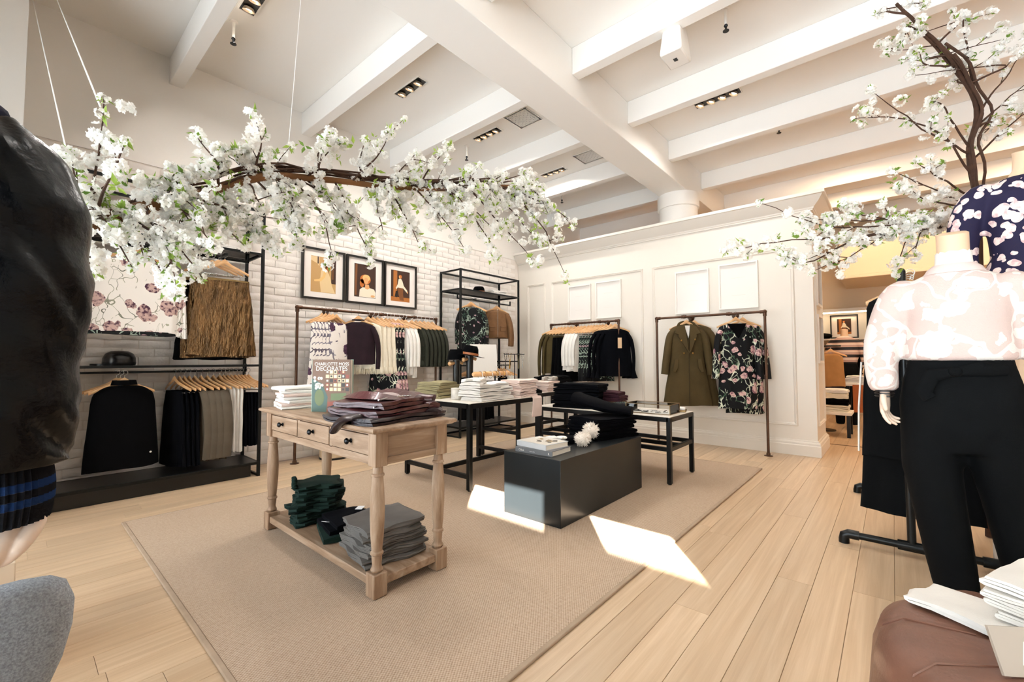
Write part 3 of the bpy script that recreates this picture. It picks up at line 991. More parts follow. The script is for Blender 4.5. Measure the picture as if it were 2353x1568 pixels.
def sleeve_mb(path, r, sq=(1, 0.55), n=14, crease=0.0, seed=0, up=(0, 1, 0)):
    P = curve(path, 14)
    rr = [lerp(r[0], r[1], k / 13) for k in range(14)] if len(r) == 2 else [lerp(r[int(k / 13 * (len(r) - 1.001))], r[int(k / 13 * (len(r) - 1.001)) + 1], k / 13 * (len(r) - 1) - int(k / 13 * (len(r) - 1.001))) for k in range(14)]
    m = MB().tube(P, rr, n, 0, sq, True, up)
    if crease:
        m.jitter(crease, 18, seed)
    return m

# --- hanger prototype
hb = MB()
R = []
for k in range(25):
    u = -1 + 2 * k / 24
    x = u * 0.205
    z = -0.082 - 0.078 * abs(u) ** 1.15 + (0.02 * math.exp(-(u * 6) ** 2))
    hz = 0.0165 - 0.004 * abs(u) + 0.008 * math.exp(-(u * 6) ** 2)
    hy = 0.006
    yb = 0.03 * u * u
    R.append([(x, yb + hy * math.cos(2 * PI * j / 10), z + hz * math.sin(2 * PI * j / 10)) for j in range(10)])
hb.rings(R)
hanger_mesh = hb.mesh('hanger_body')
hanger_mesh.materials.append(M['hanger'])
hk = MB()
hp = [(0, 0, -0.07), (0, 0, -0.05), (0, 0, -0.028)] + [(-0.0 + 0.0205 * math.sin(a), 0, -0.0205 * math.cos(a)) for a in [k * PI / 8 for k in range(0, 12)]]
hk.tube(hp, 0.0019, 6)
hook_mesh = hk.mesh('hook')
hook_mesh.materials.append(M['chrome'])
bar_mesh = MB().cyl((-0.17, 0.0, -0.185), (0.17, 0.0, -0.185), 0.004, None, 8).mesh('trouser_bar')
bar_mesh.materials.append(M['chrome'])
HN, HO = {}, {}
def hanger(loc, rz, where, group=None, clips=False):
    HN[where] = HN.get(where, 0) + 1
    HO.setdefault(where, [])
    lab = 'pale wooden hanger ' + where
    o = tag(obj('hanger', hanger_mesh, None, None, loc, (0, 0, rz)), lab, 'hanger', group or ('hangers ' + where))
    obj('hook', hook_mesh, None, o)
    HO[where].append(o)
    if clips:
        obj('clip_bar', bar_mesh, None, o)
    return o

def hung(name, mb, mt, loc, rz, label, cat, group=None, parts=(), jit=0.0):
    o = tag(obj(name, mb, mt, None, loc, (0, 0, rz)), label, cat, group)
    for pn, pm, pmat in parts:
        obj(pn, pm, pmat, o)
    return o
D = math.radians
ordn = ['first', 'second', 'third', 'fourth', 'fifth', 'sixth', 'seventh', 'eighth', 'ninth']

# ---------- shapes of garments, local origin at the rail, front = -Y
def top_rows(L, hw=0.2, hem=0.22, hd=0.032, drop=0.0):
    return [(-0.118, 0.07, 0.022), (-0.128, 0.1, 0.03), (-0.145 - drop, hw * 0.8, hd), (-0.168 - drop, hw, hd), (-0.22, hw * 1.03, hd * 1.1), (-L * 0.5, lerp(hw, hem, 0.4), hd * 1.2), (-L, hem, hd * 1.3)]
def side_sleeves(L, hw=0.2, r=(0.055, 0.038), out=0.05, y=0.0):
    res = []
    for s in (-1, 1):
        res.append(sleeve_mb([(s * (hw - 0.03), y, -0.185), (s * (hw + out * 0.5), y, -0.3), (s * (hw + out), y + 0.01, -0.16 - L * 0.6), (s * (hw + out * 0.9), y, -0.16 - L)], r))
    return res

# ---------- rack on the brick wall
RZ, RY = 1.668, 4.81
grp = 'white and purple floral dresses on the brick wall rack'
nd = 5
for k in range(nd):
    x = 2.27 + 0.042 * k
    rz = D(24 - 2 * k)
    lab = 'sleeveless white dress with purple flowers, front of its bunch on the brick wall rack' if k == nd - 1 else 'sleeveless white dress with purple flowers, %s behind the front one' % ordn[nd - 2 - k]
    rows = [(-0.145, 0.085, 0.018), (-0.15, 0.13, 0.022), (-0.18, 0.165, 0.024), (-0.3, 0.165, 0.03), (-0.55, 0.175, 0.035), (-0.8, 0.2, 0.04), (-1.12, 0.25, 0.05)]
    hung('floral_dress', garm(rows, rip=0.012, nrip=7, seed=k), M['purplefloral'], (x, RY, RZ), rz, lab, 'dress', grp)
    hanger((x, RY, RZ), rz, 'under the white floral dresses')
x = 2.71
rz = D(-34)
hung('sweater', garm(top_rows(0.62, 0.19, 0.2, 0.045), rip=0.006, seed=9), M['plum'], (x, RY, RZ), rz, 'dark plum fuzzy sweater hanging on the brick wall rack', 'sweater', None,
     [('sleeve', s, M['plum']) for s in side_sleeves(0.52, 0.19, (0.065, 0.05), 0.045)] + [('collar', MB().lathe([(0.075, -0.1), (0.07, -0.085), (0.062, -0.085), (0.066, -0.1)], 20, sx=1, sy=0.5), M['plum'])])
hanger((x, RY, RZ), rz, 'in the dark plum sweater')
fr = MB()
for k in range(4):
    x = 2.84 + 0.062 * k
    rz = D(-56 + 2 * k)
    rows = top_rows(0.68, 0.17, 0.19, 0.034)
    g1 = garm(rows, rip=0.008, nrip=12, seed=20 + k)
    fringe = MB()
    rn = random.Random(k)
    for q in range(70):
        a = 2 * PI * q / 70
        bx0, by0 = 0.19 * sp(math.cos(a), 0.75), 0.046 * sp(math.sin(a), 0.9)
        fringe.tube([(bx0, by0, -0.655), (bx0 * 1.03 + rn.uniform(-0.004, 0.004), by0 * 1.08, -0.7), (bx0 * 1.05 + rn.uniform(-0.008, 0.008), by0 * 1.15, -0.735 - rn.random() * 0.012)], [0.006, 0.005, 0.002], 4)
    o = hung('fringed_top', g1, M['cream'], (x, RY, RZ), rz, 'cream knitted top with fringed hem, %s from the plum sweater' % ordn[k], 'top', 'cream fringed tops on the brick wall rack', [('fringe', fringe, M['cream'])])
    hanger((x, RY, RZ), rz, 'in the cream fringed tops')
for k in range(3):
    x = 3.09 + 0.05 * k
    rz = D(-54)
    rows = [(-0.1, 0.09, 0.02), (-0.12, 0.14, 0.025), (-0.2, 0.155, 0.03), (-0.5, 0.16, 0.035), (-0.8, 0.2, 0.045), (-1.25, 0.26, 0.06)]
    hung('floral_dress', garm(rows, rip=0.014, nrip=6, seed=40 + k), M['darkfloral'], (x, RY, RZ), rz, 'long black floral dress, %s after the cream fringed tops' % ordn[k], 'dress', 'long black floral dresses on the brick wall rack')
    hanger((x, RY, RZ), rz, 'in the long black floral dresses')
for k in range(3):
    x = 3.27 + 0.055 * k
    rz = D(-54)
    hung('blouse', garm(top_rows(0.74 + 0.03 * k, 0.16, 0.15, 0.03), rip=0.014, nrip=6, seed=50 + k), M['white'], (x, RY, RZ), rz, 'thin white blouse, %s after the black floral dresses' % ordn[k], 'blouse', 'white blouses on the brick wall rack', [('sleeve', s, M['white']) for s in side_sleeves(0.5, 0.16, (0.045, 0.04), 0.02)])
    hanger((x, RY, RZ), rz, 'in the thin white blouses')
for k in range(6):
    x = 3.48 + 0.068 * k
    rz = D(-52 + k)
    ruf = []
    for zz in (-0.36, -0.5, -0.62):
        ruf.append(('ruffle', garm([(zz + 0.05, 0.185, 0.04), (zz + 0.02, 0.195, 0.05), (zz - 0.03, 0.205, 0.056)], rip=0.012, nrip=16, seed=k * 3 + int(-zz * 10), steps=6, pw=0.5, cap=False), M['darkgreen']))
    o = hung('ruffled_top', garm(top_rows(0.66, 0.18, 0.19, 0.035), rip=0.007, seed=60 + k), M['darkgreen'], (x, RY, RZ), rz, 'dark green-grey ruffled top, %s from the white blouses' % ordn[k], 'top', 'dark green ruffled tops on the brick wall rack',
             (ruf if k < 3 else []) + [('sleeve', s, M['darkgreen']) for s in side_sleeves(0.5, 0.18, (0.055, 0.045), 0.03)])
    hanger((x, RY, RZ), rz, 'in the dark green ruffled tops')

# ---------- rack 2 on the panelled wall (rail runs along Y)
RX2, RZ2 = 5.74, 1.66
def r2(y):
    return (RX2, y * 0.9897, RZ2)
for k in range(2):
    y, rz = 4.14 - 0.085 * k, D(-52)
    hung('jacket', garm(top_rows(0.78, 0.2, 0.21, 0.04), rip=0.006, seed=70 + k), M['olive'], r2(y), rz, 'olive jacket at the far left end of the panelled wall rack' if k == 0 else 'olive jacket second from the left end of the panelled wall rack', 'jacket', 'olive jackets on the panelled wall rack',
         [('sleeve', s, M['olive']) for s in side_sleeves(0.66, 0.2, (0.06, 0.045), 0.05)])
    hanger(r2(y), rz, 'in the olive jackets')
for k in range(4):
    y, rz = 4.0 - 0.06 * k, D(-34)
    hung('skirt', garm([(-0.215, 0.15, 0.02), (-0.25, 0.155, 0.028), (-0.5, 0.17, 0.035), (-0.9, 0.19, 0.045)], rip=0.01, seed=80 + k), M['black'], r2(y), rz, 'plain black skirt, %s to the right of the olive jackets' % ordn[k], 'skirt', 'plain black skirts on the panelled wall rack')
    hanger(r2(y), rz, 'over the plain black skirts', None, True)
for k in range(4):
    y, rz = 3.75 - 0.06 * k, D(-34)
    hung('blouse', garm(top_rows(0.72 + 0.02 * (k % 2), 0.17, 0.2, 0.034), rip=0.012, nrip=6, seed=90 + k), M['white'] if k != 3 else M['lghtgrey'], r2(y), rz, 'white blouse, %s of four on the panelled wall rack' % ordn[k] if k != 3 else 'beige-lined white blouse nearest the black floral skirts', 'blouse', 'white blouses on the panelled wall rack',
         [('sleeve', s, M['white']) for s in side_sleeves(0.5, 0.17, (0.05, 0.04), 0.03)])
    hanger(r2(y), rz, 'in the white blouses on the panelled wall rack')
for k in range(6):
    y, rz = 3.5 - 0.048 * k, D(-36)
    hung('skirt', garm([(-0.205, 0.15, 0.02), (-0.25, 0.155, 0.028), (-0.5, 0.165, 0.03), (-0.88, 0.18, 0.036)], rip=0.008, seed=100 + k), M['darkfloral2'], r2(y), rz, 'black floral skirt, %s to the right of the white blouses' % ordn[k], 'skirt', 'black floral skirts on the panelled wall rack')
    hanger(r2(y), rz, 'over the black floral skirts', None, True)
for k in range(3):
    y, rz = 3.2 - 0.075 * k, D(-57 - 2 * k)
    fl_ = []
    for s in (-1, 1):
        fl_.append(('bell_cuff', MB().tube([(s * 0.25, 0.0, -0.72), (s * 0.255, 0, -0.78), (s * 0.26, 0, -0.83)], [0.035, 0.05, 0.075], 14, 0, (1, 0.6), True, (0, 1, 0)), M['navyblack']))
    hung('dress', garm(top_rows(0.8, 0.19, 0.23, 0.04), rip=0.014, nrip=8, seed=110 + k), M['navyblack'], r2(y), rz, ('black bell-sleeved dress at the near end of the rack, with a card tag' if k == 2 else ('black bell-sleeved dress next behind the tagged one' if k == 1 else 'black bell-sleeved dress nearest the floral skirts')), 'dress', 'black bell-sleeved dresses on the panelled wall rack',
         [('sleeve', s, M['navyblack']) for s in side_sleeves(0.6, 0.19, (0.055, 0.04), 0.06)] + fl_ + ([('price_tag', MB().box(0.03, 0.085, -0.062, -0.058, -0.4, -0.25), mat('tag_card', '#d8b48f', 0.7))] if k == 2 else []))
    hanger(r2(y), rz, 'in the black bell-sleeved dresses')

# ---------- rack 3: coat and dress, face out
RX3, RZ3 = 5.68, 1.646
def coat(loc, rz, lab, front=True):
    rows = [(-0.105, 0.075, 0.045), (-0.115, 0.11, 0.05), (-0.135, 0.165, 0.055), (-0.16, 0.195, 0.06), (-0.25, 0.205, 0.07), (-0.5, 0.2, 0.075), (-0.75, 0.235, 0.08), (-1.13, 0.295, 0.09)]
    o = hung('coat', garm(rows, rip=0.01, nrip=5, seed=5 if front else 6), M['olivecoat'], loc, rz, lab, 'coat', 'olive coats on the right-hand rack')
    for s in (-1, 1):
        obj('sleeve', sleeve_mb([(s * 0.15, 0.0, -0.185), (s * 0.205, -0.015, -0.27), (s * 0.245, -0.035, -0.5), (s * 0.275, -0.045, -0.74)], (0.055, 0.055), (1, 0.85)), M['olivecoat'], o)
    if front:
        z0 = -0.08
        # lapels, collar, pockets, buttons
        for s in (-1, 1):
            lp = MB().prism([(s * 0.035, -0.1), (s * 0.1, -0.13), (s * 0.155, -0.215), (s * 0.105, -0.235), (s * 0.11, -0.26), (0.02 + s * 0.012, -0.46), (0.015, -0.46)], -0.122, -0.078)
            obj('lapel', lp, M['olivecoat'], o, bev=0.004)
            pf = MB().prism([(s * 0.115, -0.55), (s * 0.155, -0.54), (s * 0.185, -0.7), (s * 0.15, -0.71), (s * 0.12, -0.65)], -0.112, -0.08)
            obj('pocket_flap', pf, M['olivecoat'], o, bev=0.003)
        obj('collar', MB().tube(curve([(-0.105, -0.02, -0.135), (-0.075, 0.02, -0.09), (0, 0.045, -0.075), (0.075, 0.02, -0.09), (0.105, -0.02, -0.135)], 12), 0.03, 10, 0, (1, 0.5), True, (0, 0, 1)), M['olivecoat'], o)
        obj('white_lining', MB().prism([(-0.032, -0.12), (0.032, -0.12), (0.02, -0.24), (0.012, -0.28)], -0.085, -0.07), M['white'], o)
        for bxx, bz in ((-0.045, -0.47), (0.06, -0.47), (0.085, -0.3), (-0.075, -0.31)):
            obj('button', MB().ell((bxx, -0.11 if abs(bz) > 0.4 else -0.125, bz), 0.012, 0.006, 0.012, 10, 6), mat('brass_button', '#8a6a35', 0.3, 0.9), o)
        obj('front_seam', MB().box(0.012, 0.016, -0.096, -0.088, -1.12, -0.47), mat('seam', '#2b2314', 0.9), o)
    return o
coat((RX3, 1.985, RZ3), D(-64), 'long olive wool double-breasted coat hanging in front on the right-hand rack')
hanger((RX3, 1.985, RZ3), D(-64), 'in the front olive coat', 'hangers in the olive coats')
coat((RX3 + 0.105, 1.92, RZ3), D(-64), 'olive wool coat mostly hidden behind the front coat', False)
hanger((RX3 + 0.105, 1.92, RZ3), D(-64), 'in the hidden olive coat', 'hangers in the olive coats')
def fdress(loc, rz, lab, L, seed):
    rows = [(-0.135, 0.1, 0.03), (-0.14, 0.15, 0.04), (-0.165, 0.19, 0.05), (-0.22, 0.205, 0.055), (-0.35, 0.19, 0.06), (-0.5, 0.185, 0.055), (-0.8, 0.2, 0.06), (-L, 0.205, 0.06)]
    o = hung('floral_dress', garm(rows, rip=0.008, nrip=6, seed=seed), M['darkfloral'], loc, rz, lab, 'dress', 'black floral dresses on the right-hand rack')
    for s in (-1, 1):
        obj('sleeve', sleeve_mb([(s * 0.15, 0.0, -0.185), (s * 0.2, -0.015, -0.3), (s * 0.225, -0.03, -0.55), (s * 0.24, -0.03, -0.78)], (0.05, 0.062), (1, 0.7)), M['darkfloral'], o)
    return o
d1 = fdress((RX3 - 0.01, 1.40, RZ3), D(-64), 'black floral dress with v neck, in front on the right-hand rack', 1.13, 3)
obj('neckline', MB().prism([(-0.11, -0.125), (0.1, -0.125), (0.015, -0.3)], -0.068, -0.05), M['black'], d1)
hanger((RX3 - 0.01, 1.40, RZ3), D(-64), 'in the front black floral dress', 'hangers in the black floral dresses')
fdress((RX3 + 0.1, 1.35, RZ3), D(-64), 'longer black floral dress behind, its hem showing below', 1.19, 4)
hanger((RX3 + 0.1, 1.35, RZ3), D(-64), 'in the hidden black floral dress', 'hangers in the black floral dresses')

# ---------- left shelving unit
U1Y = 4.8
# face-out arms
for x in (0.64, 1.26):
    obj('face_out_arm', bar(MB(), (x - 0.815, 4.58 - 4.799, 2.068), (x - 0.815, 4.8 - 4.799, 2.068), 0.022), BM, u1)
rows = [(-0.155, 0.1, 0.02), (-0.165, 0.22, 0.025), (-0.18, 0.275, 0.03), (-0.3, 0.28, 0.03), (-0.6, 0.285, 0.035), (-0.74, 0.285, 0.04)]
o = hung('floral_blouse', garm(rows, rip=0.008, nrip=6, seed=2, px=0.5), M['lightfloral'], (0.64, 4.63, 2.068), D(4), 'wide white floral blouse hanging face-out on the left shelving unit', 'blouse', None)
pl = MB()
for k in range(5):
    pl.tube([(0.262 + 0.014 * k, 0.01 * (k % 2), -0.2 - 0.01 * k), (0.27 + 0.016 * k, 0.012 * (k % 2), -0.5), (0.275 + 0.018 * k, 0.0, -0.76 - 0.006 * k)], [0.012, 0.014, 0.018], 8)
obj('pleated_edge', pl, M['lightfloral'], o)
obj('dark_hem', garm([(-0.735, 0.28, 0.04), (-0.765, 0.285, 0.045)], rip=0.008, nrip=14, seed=8, steps=4, px=0.5), M['darkfloral2'], o)
hanger((0.64, 4.63, 2.068), D(4), 'in the wide white floral blouse')
bz = mat('bronze_foil_cloth', '#6e5130', 0.3, 0.7, 0.5, 18, 1.0, 34, 0.05, 0.5, 0, 0, (1, 1, 0.3))
for k in range(3):
    y = 4.61 + 0.055 * k
    rows = [(-0.24, 0.2, 0.03), (-0.27, 0.205, 0.036), (-0.5, 0.235, 0.045), (-0.93 - 0.015 * k, 0.27, 0.05)]
    q = garm(rows, n=64, rip=0.008, nrip=9, seed=30 + k)
    q.jitter(0.008, 12, k)
    o = hung('skirt', q, bz if k < 2 else M['black'], (1.26 - 0.035 * k, y, 2.068), D(-3 - 3 * k), ('crumpled metallic bronze skirt, frontmost of three' if k == 0 else 'metallic bronze skirt behind the front one' if k == 1 else 'black skirt lining hanging behind the bronze skirts'), 'skirt', 'skirts on the upper rail of the left unit',
             [('waistband', garm([(-0.225, 0.2, 0.03), (-0.245, 0.203, 0.033)], n=64, rip=0.005, nrip=20, seed=k, steps=4, pw=0.1), mat('gold_cord', '#7b6238', 0.4, 0.5))])
    hanger((1.26 - 0.035 * k, y, 2.068), D(-3 - 3 * k), 'over the bronze skirts', None, True)
# lower rail
LZ = 1.0
rows = [(-0.105, 0.08, 0.04), (-0.115, 0.12, 0.05), (-0.165, 0.185, 0.055), (-0.24, 0.2, 0.06), (-0.34, 0.205, 0.065), (-0.55, 0.225, 0.07), (-0.76, 0.235, 0.075)]
o = hung('sleeveless_top', garm(rows, rip=0.006, nrip=5, seed=3), M['black'], (0.6, 4.68, LZ), D(6), 'black sleeveless high-neck top hanging face-out on the left unit', 'top')
obj('button', MB().ell((0.16, -0.09, -0.65), 0.008, 0.004, 0.008, 8, 6), M['white'], o)
obj('collar', MB().lathe([(0.085, -0.1), (0.075, -0.06), (0.068, -0.06), (0.078, -0.1)], 20, sx=1, sy=0.6), M['black'], o)
for k in range(3):
    hanger((0.6 - 0.02 * k, 4.68 + 0.035 * k, LZ), D(6 - 4 * k), 'under the black sleeveless top')
for k in range(4):
    x = 0.95 + 0.036 * k
    hung('trousers', garm([(-0.17, 0.13, 0.018), (-0.3, 0.16, 0.024), (-0.82, 0.2, 0.03)], rip=0.006, seed=120 + k), M['navyblack'], (x, U1Y, LZ), D(-76), 'black wide trousers, %s from the black sleeveless top' % ordn[k], 'trousers', 'black wide trousers on the left unit')
    hanger((x, U1Y, LZ), D(-76), 'over the black wide trousers', None, True)
for k in range(4):
    x = 1.1 + 0.048 * k
    hung('cardigan', garm(top_rows(0.8, 0.17, 0.19, 0.026), rip=0.006, seed=130 + k), M['greytaupe'], (x, U1Y, LZ), D(-70), 'taupe grey wool cardigan, %s from the black trousers' % ordn[k], 'cardigan', 'taupe cardigans on the left unit',
         [('sleeve', s, M['greytaupe']) for s in side_sleeves(0.62, 0.17, (0.05, 0.045), 0.03)])
    hanger((x, U1Y, LZ), D(-70), 'in the taupe cardigans')
for k in range(4):
    x = 1.295 + 0.032 * k
    hung('blouse', garm(top_rows(0.76, 0.15, 0.15, 0.018), rip=0.006, seed=140 + k), M['white'], (x, U1Y, LZ), D(-66), 'slim white blouse, %s to the right of the taupe cardigans' % ordn[k], 'blouse', 'slim white blouses on the left unit')
    hanger((x, U1Y, LZ), D(-66), 'in the slim white blouses')
for k in range(5):
    x = 1.425 + 0.028 * k
    hung('skirt', garm([(-0.215, 0.13, 0.012), (-0.26, 0.135, 0.014), (-0.72, 0.15, 0.018)], rip=0.003, seed=150 + k), M['navyblack'], (x, U1Y, LZ), D(-62), 'black skirt at the right end of the left unit, %s from its left' % ordn[k], 'skirt', 'black skirts at the right end of the left unit')
    hanger((x, U1Y, LZ), D(-62), 'over the black skirts at the right end', None, True)

# ---------- corner unit
U2Z, U2Y = 1.99, 4.72
obj('face_out_arm', bar(MB(), (4.46 - 4.785, 4.6 - 4.805, U2Z), (4.46 - 4.785, 4.72 - 4.805, U2Z), 0.018), BM, u2)
for k in range(4):
    x, y = 4.40 + 0.045 * k, 4.64 + 0.03 * k
    rz = D(-30 - 6 * k)
    hung('floral_dress', garm([(-0.125, 0.09, 0.02), (-0.14, 0.15, 0.03), (-0.17, 0.185, 0.035), (-0.4, 0.19, 0.04), (-0.78, 0.21, 0.045)], rip=0.008, seed=160 + k), M['darkfloral2'], (x, y, U2Z), rz, 'black patterned dress in the corner unit, %s from its left' % ordn[k], 'dress', 'black patterned dresses in the corner unit',
         [('sleeve', s, M['darkfloral2']) for s in side_sleeves(0.5, 0.18, (0.05, 0.045), 0.03)])
    hanger((x, y, U2Z), rz, 'in the black patterned dresses')
for k in range(2):
    x = 4.99 + 0.09 * k
    y = 4.68 + 0.05 * k
    rz = D(-26)
    o = hung('jacket', garm([(-0.115, 0.075, 0.035), (-0.125, 0.12, 0.045), (-0.15, 0.18, 0.055), (-0.3, 0.19, 0.06), (-0.5, 0.185, 0.06), (-0.55, 0.18, 0.055)], rip=0.004, seed=170 + k), M['suede'], (x, y, U2Z), rz, 'brown suede zip jacket hanging in front in the corner unit' if k == 0 else 'brown suede jacket behind the front one in the corner unit', 'jacket', 'brown suede jackets in the corner unit')
    for s in (-1, 1):
        obj('sleeve', sleeve_mb([(s * 0.145, 0, -0.17), (s * 0.195, -0.01, -0.28), (s * 0.23, -0.015, -0.48), (s * 0.225, -0.02, -0.68)], (0.058, 0.042), (1, 0.75), crease=0.004), M['suede'], o)
        if k == 0:
            for zz in (-0.38,):
                obj('pocket', MB().box(s * 0.09 - 0.045, s * 0.09 + 0.045, -0.068, -0.058, zz - 0.07, zz), M['suede'], o, bev=0.004)
                obj('pocket_flap', MB().box(s * 0.09 - 0.048, s * 0.09 + 0.048, -0.074, -0.06, zz - 0.012, zz + 0.012), M['suede'], o, bev=0.004)
    if k == 0:
        obj('zip', MB().box(-0.003, 0.003, -0.066, -0.055, -0.54, -0.12), M['chrome'], o)
    hanger((x, y, U2Z), rz, 'in the brown suede jackets')
for k in range(6):
    x = 4.44 + 0.06 * k
    hung('trousers', garm([(-0.175, 0.13, 0.015), (-0.3, 0.15, 0.02), (-0.8, 0.17, 0.025)], rip=0.005, seed=180 + k), M['black'], (x, U2Y, 1.01), D(-55), 'black trousers on the corner unit lower rail, %s from the left' % ordn[k], 'trousers', 'black trousers in the corner unit')
    hanger((x, U2Y, 1.01), D(-55), 'over the black trousers in the corner unit', None, True)
for k in range(3):
    x = 5.06 + 0.08 * k
    hung('blouse', garm(top_rows(0.62, 0.15, 0.16, 0.02), rip=0.008, seed=190 + k), M['white'] if k else M['navyblack'], (x, U2Y, 1.01), D(-50), ('white blouse low in the corner unit, next to the black one' if k == 1 else 'white blouse low at the right end of the corner unit') if k else 'black blouse beside the white ones low in the corner unit', 'blouse', 'blouses low in the corner unit')
    hanger((x, U2Y, 1.01), D(-50), 'in the blouses low in the corner unit')
# ================================================================ FOLDED CLOTHES AND SMALL THINGS
def folded(w, d, h, layers=2, seed=0, round_=0.9, ny=7, sag=0.0, bunch=0.0):
    """one garment folded into layers: serpentine profile across X, extruded along Y"""
    rn = random.Random(seed)
    t = h / layers
    path = []
    hw = w / 2
    nseg = 9
    for l in range(layers):
        z = t * (l + 0.5)
        s = 1 if l % 2 == 0 else -1
        a, b = -hw * s, hw * s
        off0 = rn.uniform(-0.012, 0.004) * w * 4 if l == 0 else 0
        off1 = rn.uniform(-0.012, 0.004) * w * 4 if l == layers - 1 else 0
        for k in range(nseg):
            u = k / (nseg - 1)
            x = lerp(a, b, u)
            x = x * (1 - (t * 0.5 / hw))
            path.append((x + rn.uniform(-1, 1) * 0.002, z + 0.12 * t * math.sin(u * 7 + l + seed)))
        if l < layers - 1:
            ex = hw * s
            path.append((ex * 1.0, z + t * 0.25))
            path.append((ex * 1.0 + 0.0, z + t * 0.75))
    th = t * 0.47 * round_
    left, right = [], []
    n = len(path)
    for i, (x, z) in enumerate(path):
        x0, z0 = path[max(i - 1, 0)]
        x1, z1 = path[min(i + 1, n - 1)]
        dx, dz = x1 - x0, z1 - z0
        q = math.hypot(dx, dz) or 1
        nx, nz = -dz / q, dx / q
        left.append((x + nx * th, z + nz * th))
        right.append((x - nx * th, z - nz * th))
    prof = left + right[::-1]
    R = []
    for k in range(ny):
        v = -1 + 2 * k / (ny - 1)
        e = 1.0 - 0.035 * abs(v) ** 6
        y = v * d / 2
        zs = 1 - 0.16 * abs(v) ** 5
        R.append([(x * e + 0.006 * noise.noise(Vector((v * 2.3, z * 50, seed))) + 0.012 * bunch * math.sin(v * 5 + z * 60), y + bunch * 0.01 * math.sin(x * 30 + seed), max(0.0, z * zs + sag * (x / hw) ** 2 * -0.0)) for x, z in prof])
    m = MB().rings(R)
    o = Vector((seed * 3.7, 1.3, seed))
    m.v = [(p[0], p[1], max(0.0, p[2] + h * 0.3 * noise.noise(Vector(p) * 8 + o) + h * 0.12 * noise.noise(Vector(p) * 24 + o))) for p in m.v]
    return m
POS = {1: ['only'], 2: ['lower', 'upper']}
def posword(i, n):
    if i == n - 1:
        return 'topmost'
    if i == 0:
        return 'lowest'
    return ordn[n - 1 - i] + ' from the top'
def stack(name, cat, desc, where, n, loc, rz, w, d, h, mt, layers=2, seed=0, spread=0.012, grow=0.0, mats=None, jit=3, tilt=0.0, bunch=0.0):
    rn = random.Random(seed)
    z = loc[2]
    out = []
    for i in range(n):
        hh = h * rn.uniform(0.85, 1.15)
        sc = 1 - grow * i / max(1, n - 1)
        m = folded(w * sc * rn.uniform(0.96, 1.04), d * sc * rn.uniform(0.96, 1.04), hh * 1.04, layers, seed * 31 + i, bunch=bunch)
        lab = '%s, %s of the stack %s' % (desc, posword(i, n), where) if n > 1 else '%s %s' % (desc, where)
        o = tag(obj(name, m, (mats[i] if mats else mt), None, (loc[0] + rn.uniform(-1, 1) * spread, loc[1] + rn.uniform(-1, 1) * spread, z), (tilt, 0, rz + math.radians(rn.uniform(-jit, jit))), ang=60), lab, cat, 'folded clothes stacked ' + where)
        z += hh * 0.97
        out.append(o)
    return out

CZT = 0.787           # console top height
stack('folded_shirt', 'shirt', 'pale pinkish white folded shirt', 'at the console back', 7, (1.30, 2.99, CZT), D(80), 0.28, 0.3, 0.02, None, 3, 1, 0.014, 0.0, [M['white'], M['pink'], M['white'], M['white'], M['pink'], M['white'], M['white']], 8)
# dark grey-blue garment in front of the book
q = folded(0.2, 0.3, 0.05, 2, 77)
tag(obj('folded_jeans', q, fabric('slate_blue_cloth', '#3d464e', 0.2), None, (1.36, 2.40, CZT), (0, 0, D(20)), ang=60), 'slate blue folded garment between the standing book and leather jackets', 'trousers')

# leather jackets
lea = mat('burgundy_leather', '#52282b', 0.3, 0, 0.35, 7, 0.6, 34, 0.006, 0.55, 0, 0.15)
leadk = mat('dark_plum_leather', '#241419', 0.33, 0, 0.3, 7, 0.5, 40, 0.005, 0.55, 0, 0.15)
jl = ['burgundy leather jacket, lowest of the pile on the console table', 'burgundy leather jacket in the middle of the pile on the console table', 'burgundy leather jacket with open collar, top of the console pile']
z = CZT
for i in range(3):
    rn = random.Random(200 + i)
    m = folded(0.42 - 0.03 * i, 0.5 - 0.04 * i, 0.036, 2, 300 + i, bunch=1.0)
    j = tag(obj('leather_jacket', m, [leadk, lea, lea][i], None, (1.33 + 0.015 * i, 2.06 + 0.02 * i, z), (0, 0, D(96 + 5 * i)), ang=60), jl[i], 'jacket', 'leather jackets piled on the console table')
    z += 0.034
    # sleeve folded across
    sl = sleeve_mb([(0.16, -0.18, 0.03), (0.05, -0.26, 0.034), (-0.1, -0.24 + 0.05 * i, 0.036), (-0.2, -0.16, 0.03)], (0.05, 0.042), (0.45, 1), crease=0.008, seed=i, up=(0, 0, 1))
    obj('sleeve', sl, [leadk, lea, lea][i], j)
    obj('zip', MB().tube(curve([(-0.12, 0.2, 0.045), (-0.1, 0.05, 0.048), (-0.12, -0.1, 0.046)], 8), 0.004, 6), M['chrome'], j)
    if i == 2:
        col = MB()
        for s in (-1, 1):
            R = []
            for k in range(9):
                u = k / 8
                x0 = lerp(-0.16, 0.2, u)
                R.append([(x0, s * (0.02 + 0.02 * math.sin(u * PI)), 0.035), (x0 + 0.01, s * (0.07 + 0.05 * math.sin(u * PI)), 0.05 + 0.03 * math.sin(u * PI)), (x0 + 0.005, s * (0.13 + 0.03 * math.sin(u * PI)), 0.042), (x0, s * 0.07, 0.036)])
            col.rings(R)
        obj('collar', col, lea, j)
        obj('lining', MB().ell((0.0, -0.02, 0.045), 0.07, 0.035, 0.02), mat('satin_lining', '#b9a6a4', 0.3), j)
